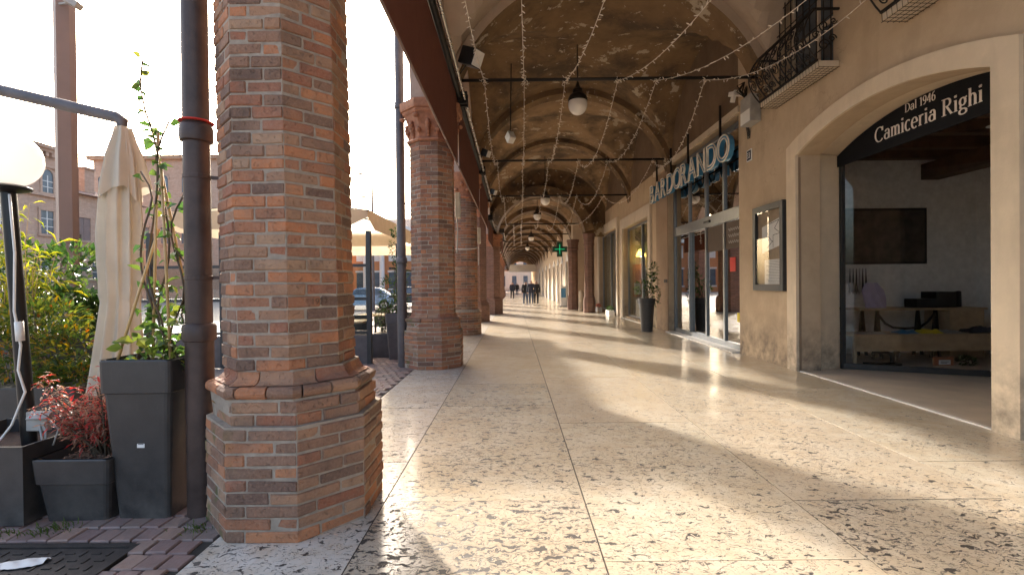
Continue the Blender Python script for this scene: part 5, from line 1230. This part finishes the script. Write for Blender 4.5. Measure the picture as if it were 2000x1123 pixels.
m = MB(); m.sphere((5.37, 20.35, 2.66), .07, 12); m.build('bulb', emit_mat('warm_bulb', (1.0, .82, .55), 35.0), sh_, smooth=True)
for k, (y0, lab) in enumerate(((22.15, 'white flower box nearest the camera under the far shop window'), (25.2, 'white flower box with red flowers by the slim brick column'))):
    t = thing('flower_box', lab, 'flower box', (4.5, y0 + .4, 0)); m = MB(); m.box(4.36, 4.60, y0, y0 + .8, 0, .24); m.build('box', M['white'], t, bevel=.012)
    shrub('flower_plant', ['green trailing plant in the nearest white flower box', 'red flowers in the white box by the slim brick column'][k], (4.48, y0 + .4, .22), [((4.48, y0 + .4, .30), (.12, .38, .10))], 200, .07, .04, M['shrub_leaf'] if k == 0 else M['red_leaf'], 60 + k, 4, cat='flowers')
t = thing('round_pot', 'tall round charcoal pot with citrus shrub between the bar door and shop window', 'plant pot', (4.11, 14.95, 0))
m = MB(); m.lathe([(.17, 0), (.20, .5), (.235, .86), (.25, .87), (.262, 1.0), (.262, 1.02), (.235, 1.02), (.23, .96)], (4.11, 14.95, 0), 28); m.build('pot_body', M['plastic'], t, smooth=SM)
m = MB(); m.lathe([(.23, .94), (.23, .965)], (4.11, 14.95, 0), 20); m.build('soil', M['soil'], t)
shrub('citrus_shrub', 'dark leafed shrub growing in the round charcoal pot', (4.11, 14.95, .96), [((4.0, 14.95, 1.35), (.26, .2, .22)), ((4.25, 14.95, 1.5), (.2, .2, .3)), ((4.32, 14.95, 1.85), (.1, .1, .25)), ((4.38, 14.9, 1.1), (.12, .12, .3))], 330, .11, .05, M['shrub_leaf'], 71, 9)
# far doors, totem, bollard, pharmacy cross
for k, (a, b_) in enumerate(doors):
    t = thing('doorway', ['first', 'second', 'third', 'fourth', 'fifth', 'sixth', 'seventh', 'eighth'][k] + ' dark doorway with pale stone frame in the far wall, counted from the stout column', 'doorway', (3.6, (a + b_) / 2, 0), 'doorways in the far wall')
    m = MB(); m.box(3.50, 3.548, a - .2, a, 0, 3.15); m.build('jamb', M['white_stone'], t); m = MB(); m.box(3.50, 3.548, b_, b_ + .2, 0, 3.15); m.build('jamb', M['white_stone'], t)
    m = MB(); m.band([(p[0], 2.95) for p in seg_arch(a, b_, 2.95, .3, 8)], [(p[0], p[1] + .2) for p in seg_arch(a, b_, 2.95, .3, 8)], 'X', 3.495, 3.545); m.build('arched_head', M['white_stone'], t)
    m = MB(); m.box(3.80, 3.85, a, b_, 0, 2.95); m.build('door_leaf', M['wood_dark'] if k % 3 else M['pane_dark'], t)
t = thing('info_totem', 'white upright info stand beside the stout brick column', 'sign stand', (3.2, 31.6, 0))
m = MB(); m.box(3.05, 3.45, 31.5, 31.6, .05, 1.35); m.build('panel', M['white'], t, bevel=.01); m = MB(); m.box(3.0, 3.5, 31.4, 31.7, 0, .05); m.build('foot', M['alu'], t); m = MB(); m.box(3.1, 3.4, 31.49, 31.498, .6, 1.2); m.build('print', M['blue_sign'], t)
m = MB(); m.lathe([(.16, 0), (.15, .9), (.14, 1.02), (.09, 1.1), (.01, 1.12)], (3.72, 26.6, 0), 18); tag(m.build('stone_bollard', M['surround'], smooth=SM), 'pale round topped stone bollard between the two shop side columns', 'bollard')
t = thing('pharmacy_cross', 'green pharmacy cross sign hanging over the walkway', 'sign', (2.6, 27.0, 3.4))
def cross(w, a, y0, y1): m = MB(); m.extrude([(2.6 + p[0], 3.42 + p[1]) for p in ((-a, -w), (a, -w), (a, -a), (w, -a), (w, a), (a, a), (a, w), (-a, w), (-a, a), (-w, a), (-w, -a), (-a, -a))], 'Y', y0, y1); return m
cross(.42, .15, 27.0, 27.14).build('case', M['green_dark'], t); 
m = MB(); m.box(2.32, 2.88, 26.985, 26.998, 3.405, 3.435); m.box(2.585, 2.615, 26.9845, 26.9975, 3.14, 3.404); m.box(2.585, 2.615, 26.9845, 26.9975, 3.436, 3.70); m.build('led_cross', M['green_lit'], t)
m = MB(); m.bar((3.02, 27.07, 3.5), (3.55, 27.07, 3.5), .03); m.bar((3.02, 27.07, 3.3), (3.55, 27.07, 3.3), .03); m.build('bracket', M['iron'], t)
t = thing('cream_banner', 'long cream awning stretched across the far end of the arcade', 'awning', (1.1, 60, 3.5))
m = MB(); m.extrude([(-.6, 3.0), (2.9, 3.0), (2.7, 3.9), (-.4, 3.9)], 'Y', 60, 60.05); m.build('cloth', M['cream_cloth'], t)

# ---------------------------------------------------------------- pendant lamps, spotlights, fairy lights
for k, (x, y, z, zt, lab) in enumerate(((1.62, 11.87, 5.87, 7.4, 'white globe pendant nearest the camera, hung from the first brown vault'), (1.5, 22.2, 5.32, 7.4, 'white globe pendant in front of the lower vault'), (1.38, 27.2, 5.30, 6.2, 'white globe pendant just under the lower vault'), (1.4, 37.2, 5.0, 6.2, 'white globe pendant fourth from the camera'), (1.4, 47.2, 5.0, 6.2, 'white globe pendant farthest down the arcade'))):
    t = thing('pendant_lamp', lab, 'pendant lamp', (x, y, z), 'globe pendants under the vaults'); r_ = .235 if k == 0 else .22
    m = MB(); m.sphere((x, y, z), r_, 24, 1.08); m.build('globe', M['opal'], t, smooth=True)
    m = MB(); m.lathe([(r_ * .98, -.02), (r_ * 1.02, .03), (r_ * .86, .12), (r_ * .55, .17), (r_ * .5, .27), (r_ * .3, .30), (.03, .42), (.02, .45)], (x, y, z + .10), 20); m.build('fitting', M['iron'], t, smooth=SM)
    m = MB(); m.tube([(x, y, z + .5), (x, y, zt)], .014, 8); m.build('rod', M['iron'], t)
def flood(x, y, z, rot, s, label, body, stem=None):
    t = thing('spotlight', label, 'spotlight', (x, y, z), 'spotlights fixed to the vaults'); o = MB(); o.obox((x, y, z), (.30 * s, .22 * s, .26 * s), rot); o.build('housing', body, t, bevel=.015 * s)
    mt = Euler(rot).to_matrix(); c = Vector((x, y, z)) + mt @ Vector((.155 * s, 0, 0)); o = MB(); o.obox(c, (.012, .20 * s, .23 * s), rot); o.build('lens', M['white'], t)
    if stem: o = MB(); o.tube([stem, (x, y, z)], .014, 6); o.build('stem', M['iron'], t)
flood(-.72, 8.72, 5.58, (0, R(25), R(-35)), 1.15, 'black floodlight at the left foot of the first vault arch', M['black'], (-.95, 8.9, 5.35))
flood(-.78, 14.4, 5.4, (0, R(25), R(-35)), .8, 'black floodlight above the round banded column', M['black'], (-1.0, 14.6, 5.3))
flood(-.78, 19.4, 5.2, (0, R(25), R(-35)), .8, 'black floodlight above the fourth column', M['black'], (-1.0, 19.6, 5.1))
flood(-.04, 11.9, 5.1, (0, R(55), R(-60)), .75, 'white spotlight hanging on a stem under the first brown vault', M['white'], (0.0, 11.9, 6.9))
rods = [(3.33, 5.3), (9.04, 5.3), (14.7, 5.24), (19.7, 5.08), (24.7, 4.55)]
SX = [(-.6, -.5, -.45, -.35, -.3), (.05, .24, .32, .4, .4), (1.2, 1.0, 1.1, 1.15, 1.1), (2.6, 1.98, 2.0, 1.9, 1.7), (3.9, 2.7, 2.9, 2.6, 2.3), (4.72, 3.6, 4.25, 3.7, 2.9)]
lab6 = ['leftmost fairy light string, hanging beside the brown awning', 'second fairy light string from the left', 'third fairy light string from the left, beside the globe pendant', 'fourth fairy light string from the left, right of the globe pendant', 'fifth fairy light string from the left', 'rightmost fairy light string, crossing in front of the iron balcony']
for k, xs in enumerate(SX):
    t = thing('fairy_light_string', lab6[k], 'fairy lights', (xs[1], 9.04, 5.3), 'fairy light strings across the vaults'); r = random.Random(90 + k); cab = MB(); bl = MB()
    for s in range(4):
        a = Vector((xs[s], rods[s][0], rods[s][1] - .035)); b_ = Vector((xs[s + 1], rods[s + 1][0], rods[s + 1][1] - .035))
        if k == 5 and s == 0: a = Vector((4.72, 4.6, 5.55))
        sag = (.30 + .06 * k) if s == 0 else r.uniform(.35, .75); n = 40
        pts_ = [a.lerp(b_, q / n) - Vector((0, 0, sag * 4 * (q / n) * (1 - q / n))) for q in range(n + 1)]
        cab.tube(pts_, .0055, 5)
        L = (b_ - a).length; cnt = int(L / .11)
        for q in range(cnt):
            f = (q + r.random() * .6) / cnt * n; i = min(n - 1, int(f)); p = pts_[i].lerp(pts_[i + 1], f - i); d = Vector((r.uniform(-1, 1), r.uniform(-.3, .3), r.uniform(-1, .6))).normalized()
            bl.tube([p, p + d * .03, p + d * .052], [.004, .0075, .0035], 5)
        if s < 3:
            for q in range(14): p = b_ + rv(r) * .07; bl.tube([p, p + rv(r) * .06], [.007, .004], 4)
    cab.build('cable', M['cable_w'], t, smooth=True); stuff(bl.build('bulbs', M['led'], t))
for k, (x, y) in enumerate(((.05, 24.5), (.42, 24.5))):
    t = thing('fairy_light_drop', ['left', 'right'][k] + ' one of two straight fairy light strands hanging before the lower vault', 'fairy lights', (x, y, 4.5), 'hanging fairy light strands'); r = random.Random(k); m = MB(); m.tube([(x, y, 4.53), (x, y, 3.45)], .008, 5); m.build('cable', M['cable_w'], t); m = MB()
    for q in range(40): p = Vector((x, y, 3.45 + q * .026)); m.tube([p, p + rv(r) * .08], [.014, .008], 4)
    stuff(m.build('bulbs', M['led'], t))
for k, (x, y, z) in enumerate(((-1.07, 9.28, 3.02), (-1.06, 14.9, 3.0))):
    t = thing('control_box', ['cream control box on the right side of the second octagonal column', 'cream control box behind the round banded column'][k], 'electrical box', (x, y, z)); m = MB(); m.box(x - .03, x + .06, y - .06, y + .10, z - .24, z + .24); m.build('case', M['cream'], t, bevel=.01); m = MB(); m.tube([(x, y, z - .24), (x, y + .1, z - .5), (x - .02, y + .1, z - .9)], .012, 6); m.build('cable', M['grey_box'], t)
m = MB(); pts_ = []
for q in range(13): a = R(-160 + 150 * q / 12); pts_.append((-1.492 + .43 * math.cos(a), 14.7 + .43 * math.sin(a), 2.62 - .08 * math.sin(math.pi * q / 12)))
m.tube(pts_, .022, 6); tag(m.build('bundled_cable', M['cable_w'], smooth=True), 'pale cable bundle looped round the round banded column', 'cable')

# ---------------------------------------------------------------- people
def person(name, label, x, y, rz, h, top, leg, seed, back=False):
    r = random.Random(seed); k = h / 1.75; st_ = r.uniform(.14, .2)
    J = {'pel': (0, 0, .95), 'bel': (0, 0, 1.08), 'che': (0, 0, 1.28), 'nk': (0, 0, 1.47), 'hd': (0, -.01, 1.56), 'ht': (0, -.01, 1.66)}
    for s, sg_ in (('l', -1), ('r', 1)):
        f = st_ * sg_
        J.update({'hip' + s: (.09 * sg_, 0, .92), 'kne' + s: (.10 * sg_, -f * .7 - .02, .50), 'ank' + s: (.10 * sg_, -f * .9 + .05, .09), 'toe' + s: (.11 * sg_, -f * .9 - .10, .04),
                  'sho' + s: (.19 * sg_, 0, 1.40), 'elb' + s: (.25 * sg_, f * .5, 1.13), 'wri' + s: (.25 * sg_, f * .8 - .06, .90), 'han' + s: (.25 * sg_, f * .85 - .08, .80)})
    keys = list(J); idx = {q: i for i, q in enumerate(keys)}
    E = [('pel', 'bel'), ('bel', 'che'), ('che', 'nk'), ('nk', 'hd'), ('hd', 'ht')]
    for s in 'lr': E += [('pel', 'hip' + s), ('hip' + s, 'kne' + s), ('kne' + s, 'ank' + s), ('ank' + s, 'toe' + s), ('che', 'sho' + s), ('sho' + s, 'elb' + s), ('elb' + s, 'wri' + s), ('wri' + s, 'han' + s)]
    rad = {'pel': .15, 'bel': .15, 'che': .17, 'nk': .06, 'hd': .095, 'ht': .085, 'hip': .105, 'kne': .07, 'ank': .05, 'toe': .045, 'sho': .085, 'elb': .06, 'wri': .045, 'han': .038}
    me = bpy.data.meshes.new('b'); me.from_pydata([Vector(J[q]) * k for q in keys], [(idx[a], idx[b_]) for a, b_ in E], []); ob = bpy.data.objects.new('b', me); C.objects.link(ob)
    sk = ob.modifiers.new('s', 'SKIN'); sd_ = me.skin_vertices[0].data
    for q in keys: rr = rad[q if q in rad else q[:3]] * k; sd_[idx[q]].radius = (rr, rr * (.72 if q in ('pel', 'bel', 'che') else 1))
    sd_[idx['pel']].use_root = True
    sb = ob.modifiers.new('u', 'SUBSURF'); sb.levels = 2
    dg = bpy.context.evaluated_depsgraph_get(); nm = bpy.data.meshes.new_from_object(ob.evaluated_get(dg)); bpy.data.objects.remove(ob)
    for q in (top, leg, M['skin'], M['shoe'], M['hair']): nm.materials.append(q)
    for p in nm.polygons:
        c = p.center / k; p.use_smooth = True
        p.material_index = 3 if c.z < .095 else 1 if c.z < .90 and abs(c.x) < .19 else 2 if c.z < .88 or c.z > 1.46 else 0
        if c.z > 1.62 or (c.z > 1.54 and c.y > .015): p.material_index = 4
    nm.name = 'body'; t = thing(name, label, 'person', (x, y, 0), 'people walking under the arcade'); t.rotation_euler[2] = rz
    o = bpy.data.objects.new('body', nm); C.objects.link(o); o.parent = t
    m = MB(); m.lathe([(.19 * k, .86 * k), (.205 * k, .88 * k), (.20 * k, 1.0 * k), (.19 * k, 1.1 * k)], (0, 0, 0), 20, 1.0, .72)
    me2 = bpy.data.meshes.new('jacket_hem'); me2.from_pydata(m.v, [], m.f); me2.materials.append(top); jh = bpy.data.objects.new('jacket_hem', me2); C.objects.link(jh); jh.parent = t
    m = MB(); m.sphere((0, -.115 * k, 1.575 * k), .018 * k, 8); me2 = bpy.data.meshes.new('nose'); me2.from_pydata(m.v, [], m.f); me2.materials.append(M['skin']); jh = bpy.data.objects.new('nose', me2); C.objects.link(jh); jh.parent = t
person('person', 'person in dark jacket walking at the left of the group of three', .84, 34.2, 0.1, 1.76, M['black_cloth'], M['denim'], 1)
person('person', 'person in navy jacket and jeans walking in the middle of the group', 1.22, 33.4, -.05, 1.82, M['navy'], M['denim'], 2)
person('person', 'person in dark coat walking at the right of the group of three', 1.62, 34.6, 0, 1.78, M['black_cloth'], M['black_cloth'], 5)
person('person', 'person in dark clothes walking alone near the columns further back', -.12, 47.0, 0.2, 1.76, M['navy'], M['black_cloth'], 4)
person('person', 'smallest distant person in dark clothes, beyond the other walkers', .45, 62.0, 0, 1.7, M['black_cloth'], M['navy'], 6)

# ---------------------------------------------------------------- buildings round the piazza
def window_x(t, X, y, z, w, h, arched=False, shut=False):
    """window in a wall facing +X"""
    f = MB(); f.box(X - .02, X + .10, y - w/2 - .18, y - w/2, z, z + h); f.box(X - .02, X + .10, y + w/2, y + w/2 + .18, z, z + h); f.box(X - .02, X + .16, y - w/2 - .25, y + w/2 + .25, z - .2, z - .002)
    if arched:
        a = arc((y, z + h), w / 2 + .18, 180, 0, 10); b_ = arc((y, z + h), w / 2, 180, 0, 10); f.band(b_, a, 'X', X - .02, X + .10)
    else: f.box(X - .02, X + .12, y - w/2 - .2, y + w/2 + .2, z + h + .002, z + h + .22)
    fo = f.build('window', M['palace'], t)
    m = MB(); 
    if arched: m.extrude([(y - w/2, z), (y + w/2, z)] + arc((y, z + h), w / 2, 0, 180, 10), 'X', X - .01, X + .03)
    else: m.box(X - .01, X + .03, y - w/2, y + w/2, z, z + h)
    m.build('pane' if not shut else 'shutter', M['pane_dark'] if not shut else M['shutter'], fo)
    m = MB(); m.box(X + .03, X + .06, y - .04, y + .04, z, z + h)
    for q in (.33, .66): m.box(X + .03, X + .058, y - w/2, y + w/2, z + h * q - .03, z + h * q + .03)
    m.build('glazing_bar', M['white_stone'] if not shut else M['shutter'], fo)
pal = thing('brick_palace', 'old brick palace with arched window behind the globe lamp', 'building', (-44, 42, 0))
m = MB(); m.box(-52, -40, 30, 42.7, -.07, 13.2); m.build('tall_wall', M['palace'], pal); m = MB(); m.box(-52, -40.01, 42.71, 52, -.07, 10.2); m.build('low_wall', M['palace'], pal)
m = MB(); m.box(-52.4, -39.6, 29.7, 42.95, 13.2, 13.45); m.box(-52.4, -39.4, 29.6, 43.05, 13.452, 13.7)
for k in range(24): m.box(-40.0, -39.65, 30.2 + k * .52, 30.45 + k * .52, 12.85, 13.198)
m.box(-40.0, -39.8, 30, 42.7, 11.9, 12.1); m.box(-40.0, -39.75, 30, 42.7, 9.4, 9.65); m.build('cornice', M['palace'], pal)
m = MB(); m.extrude([(-52.5, 13.7), (-39.3, 13.7), (-46, 15.6)], 'Y', 29.5, 43.1); m.extrude([(-52.5, 10.2), (-39.4, 10.2), (-46, 12.2)], 'Y', 43.12, 52.4); m.build('roof', M['roof'], pal)
m = MB(); m.box(-43.0, -41.8, 47.2, 48.3, 10.6, 13.2); m.box(-43.15, -41.65, 47.1, 48.4, 13.202, 13.4); m.build('chimney', M['palace'], pal)
for y in (33.5, 37.6, 41.5): window_x(pal, -40, y, 9.75, 1.0, 1.5, True)
for y in (33.5, 37.6, 41.4): window_x(pal, -40, y, 6.2, 1.15, 2.0)
window_x(pal, -40.01, 45.0, 6.0, 1.3, 2.1, False, True); window_x(pal, -40.01, 49.2, 6.0, 1.3, 2.1, False, True); window_x(pal, -40.01, 46.4, 2.4, 1.3, 2.0)
for y in (33.5, 37.6, 41.4): window_x(pal, -40, y, 2.0, 1.2, 2.0)
tw = thing('brick_tower', 'broad brick tower house with a row of small arched windows behind the parasol', 'building', (-44, 62, 0))
m = MB(); m.box(-52, -30, 60, 72, -.07, 17.4); m.build('wall', M['palace'], tw); m = MB(); m.box(-52.5, -29.5, 59.5, 72.5, 17.4, 17.75); m.build('cornice', M['palace'], tw)
m = MB(); m.add([(-52.8, 59.2, 17.75), (-29.2, 59.2, 17.75), (-29.2, 72.8, 17.75), (-52.8, 72.8, 17.75), (-46, 66, 19.6), (-36, 66, 19.6)], [(0, 1, 5, 4), (1, 2, 5), (2, 3, 4, 5), (3, 0, 4), (3, 2, 1, 0)]); m.build('roof', M['roof'], tw)
for x in [-51, -48.4, -45.8, -43.2, -40.6, -38, -35.4, -32.8]:
    m = MB(); m.extrude([(x - .42, 13.3), (x + .42, 13.3)] + arc((x, 15.0), .42, 0, 180, 8), 'Y', 59.96, 60.02); wn_ = m.build('window', M['pane_dark'], tw)
    m = MB(); m.band(arc((x, 15.0), .44, 180, 0, 8), arc((x, 15.0), .66, 180, 0, 8), 'Y', 59.92, 59.99); m.box(x - .6, x + .6, 59.85, 59.99, 13.05, 13.28); m.build('brick_arch', M['palace'], wn_)
    if x % 2 > .9 or True:
        m = MB(); m.box(x - .55, x + .55, 59.96, 60.02, 7.0, 9.0); w2 = m.build('window', M['pane_dark'], tw); m = MB(); m.box(x - .75, x + .75, 59.85, 59.99, 6.75, 6.98); m.box(x - .75, x + .75, 59.85, 59.99, 9.02, 9.25); m.build('sill', M['palace'], w2)
op = thing('orange_palace', 'orange plastered palace with white portico columns across the piazza', 'building', (-22, 78, 0))
m = MB(); m.box(-29, -4, 78, 90, -.07, 10); m.build('wall', M['orange'], op); m = MB(); m.box(-29.4, -3.6, 77.6, 90.4, 10, 10.5); m.build('cornice', M['white_stone'], op)
m = MB(); m.add([(-29.6, 77.4, 10.5), (-3.4, 77.4, 10.5), (-3.4, 90.6, 10.5), (-29.6, 90.6, 10.5), (-23, 84, 13), (-10, 84, 13)], [(0, 1, 5, 4), (1, 2, 5), (2, 3, 4, 5), (3, 0, 4), (3, 2, 1, 0)]); m.build('roof', M['roof'], op)
for x in (-26, -23.4, -20.8, -18.2, -15.6, -13, -10.4):
    m = MB(); m.lathe([(.55, 0), (.55, .3), (.42, .4), (.38, 7.2), (.5, 7.5), (.55, 7.8)], (x, 76.6, -.07), 16); m.build('portico_column', M['white_stone'], op, smooth=SM)
    m = MB(); m.box(x + .7, x + 1.9, 77.95, 78.02, 1.0, 3.6); w2 = m.build('window', M['pane_dark'], op); m = MB(); m.box(x + .55, x + 2.05, 77.85, 77.99, 3.62, 3.9); m.box(x + .55, x + 2.05, 77.85, 77.99, .75, .98); m.build('sill', M['white_stone'], w2)
    m = MB(); m.box(x + .7, x + 1.9, 77.95, 78.02, 5.4, 7.4); m.build('window', M['white'], op)
m = MB(); m.box(-27, -9.4, 75.9, 77.3, 7.74, 8.5); m.build('entablature', M['white_stone'], op); m = MB(); m.extrude([(-27.2, 8.5), (-9.2, 8.5), (-18.2, 11.2)], 'Y', 75.9, 77.3); m.build('pediment', M['white_stone'], op)
eh = thing('end_house', 'cream house closing the far end of the arcade street', 'building', (1, 112, 0))
m = MB(); m.box(-12, 14, 112, 120, -.07, 12); m.build('wall', M['surround'], eh); m = MB(); m.box(-12.4, 14.4, 111.6, 120.4, 12, 12.5); m.build('roof', M['roof'], eh)
for x in (-2.4, .2, 2.8):
    m = MB(); m.box(x - .5, x + .5, 111.95, 112.02, 1.0 if x else 0, 3.4); m.build('window', M['pane_dark'], eh); m = MB(); m.box(x - .5, x + .5, 111.95, 112.02, 5.2, 7.2); m.build('window', M['pane_dark'], eh)
# far street lamp
sl = thing('street_lamp', 'tall thin street lamp far off between the first two columns', 'street lamp', (-8.7, 30, 0))
m = MB(); m.tube([(-8.7, 30, -.07), (-8.7, 30, 10)], [.09, .05], 10); m.build('pole', M['pipe_grey'], sl, smooth=SM)
for k, z in enumerate((8.3, 6.9)): m = MB(); m.bar((-8.7, 30, z), (-9.25, 30, z + .12), .04); m.obox((-9.35, 30, z + .12), (.4, .18, .08), (0, .1, 0)); m.build('lamp_head', M['pipe_grey'], sl)
# parked cars
def car(x, y, rz, label, mat):
    t = thing('parked_car', label, 'car', (x, y, -.07), 'cars parked across the piazza'); t.rotation_euler[2] = rz
    def mk(mb, nm, mt, par, sm=False):
        me = bpy.data.meshes.new(nm); me.from_pydata([tuple(v) for v in mb.v], [], mb.f); me.materials.append(mt)
        if sm: me.polygons.foreach_set('use_smooth', [True] * len(me.polygons)); me.set_sharp_from_angle(angle=SM)
        o = bpy.data.objects.new(nm, me); C.objects.link(o); o.parent = par; return o
    prof = [(-2.0, .35), (-2.05, .62), (-1.9, .82), (-1.1, .95), (-.5, 1.40), (.2, 1.47), (.9, 1.42), (1.55, 1.0), (1.95, .92), (2.0, .6), (1.95, .32)]
    m = MB(); n = len(prof)
    for i, (a, w0, w1) in enumerate(((0, .80, .62),)):
        vv = [(p[0], -(.82 if p[1] < 1.0 else .62), p[1]) for p in prof] + [(p[0], (.82 if p[1] < 1.0 else .62), p[1]) for p in prof]
        m.add(vv, [tuple(range(n)), tuple(range(2*n - 1, n - 1, -1))] + [(i, n + i, n + (i+1) % n, (i+1) % n) for i in range(n)])
    bd = mk(m, 'body', mat, t, True)
    for s in (-1, 1):
        m = MB(); m.add([(-.95, s * .785, 1.0), (1.35, s * .785, 1.02), (.85, s * .655, 1.36), (-.45, s * .655, 1.35)], [(0, 1, 2, 3)]); m.add([(v[0], v[1] + s * .012, v[2]) for v in m.v[:4]], [(3, 2, 1, 0)]); mk(m, 'side_window', M['pane_dark'], t)
        for xx in (-1.25, 1.25):
            m = MB(); m.lathe([(.20, -.1), (.32, -.09), (.34, 0), (.32, .09), (.20, .1)], (0, 0, 0), 20); m.v = [(xx + v[0], s * .76 + v[2], .34 + v[1]) for v in m.v]; w = mk(m, 'wheel', M['tyre'], t, True)
            m = MB(); m.lathe([(.02, .1), (.2, .105), (.2, .08)], (0, 0, 0), 14); m.v = [(xx + v[0], s * (.76 + v[2]), .34 + v[1]) for v in m.v]; mk(m, 'rim', M['metal'], w, True)
    for xx, mt, nm in ((-2.03, M['white'], 'headlight'), (2.0, M['red'], 'tail_light')):
        for s in (-.6, .6): m = MB(); m.box(xx - .03, xx + .03, s - .16, s + .16, .62, .76); mk(m, nm, mt, t)
car(-9.6, 31.5, .1, 'pale blue parked car seen left of the grey downpipe', M['car_paint']); car(-8.0, 35, .1, 'dark parked car seen behind the grey downpipe', M['dark_frame']); car(-14.5, 34, 1.4, 'silver parked car beyond the left end of the windbreak', M['metal'])
# scooter behind the hedges
sc = thing('motor_scooter', 'red and white scooter parked behind the laurel, left of the parasol', 'scooter', (-8.2, 9.2, -.07))
for yy in (8.75, 9.75):
    m = MB(); m.lathe([(.12, -.05), (.22, -.045), (.24, 0), (.22, .045), (.12, .05)], (0, 0, 0), 20); m.v = [(-8.2 + v[2], yy + v[0], .17 + v[1]) for v in m.v]; m.build('wheel', M['tyre'], sc, smooth=SM)
m = MB(); m.extrude([(8.85, .22), (9.9, .22), (9.95, .55), (9.7, .72), (9.25, .68), (9.1, .35), (8.95, .35), (8.85, .95), (8.75, .98), (8.72, .5)], 'X', -8.36, -8.04); m.build('body', M['red'], sc, bevel=.03)
m = MB(); m.box(-8.34, -8.06, 9.2, 9.9, .70, .80); m.build('seat', M['black'], sc, bevel=.03)
m = MB(); m.tube([(-8.5, 8.95, 1.08), (-8.2, 8.85, 1.02), (-7.9, 8.95, 1.08)], .02, 8); m.build('handlebar', M['black'], sc); m = MB(); m.sphere((-8.2, 8.72, .92), .08, 12); m.build('headlight', M['opal'], sc, smooth=True)
m = MB(); m.obox((-8.2, 9.95, .98), (.42, .36, .30)); m.build('top_box', M['white'], sc, bevel=.03)
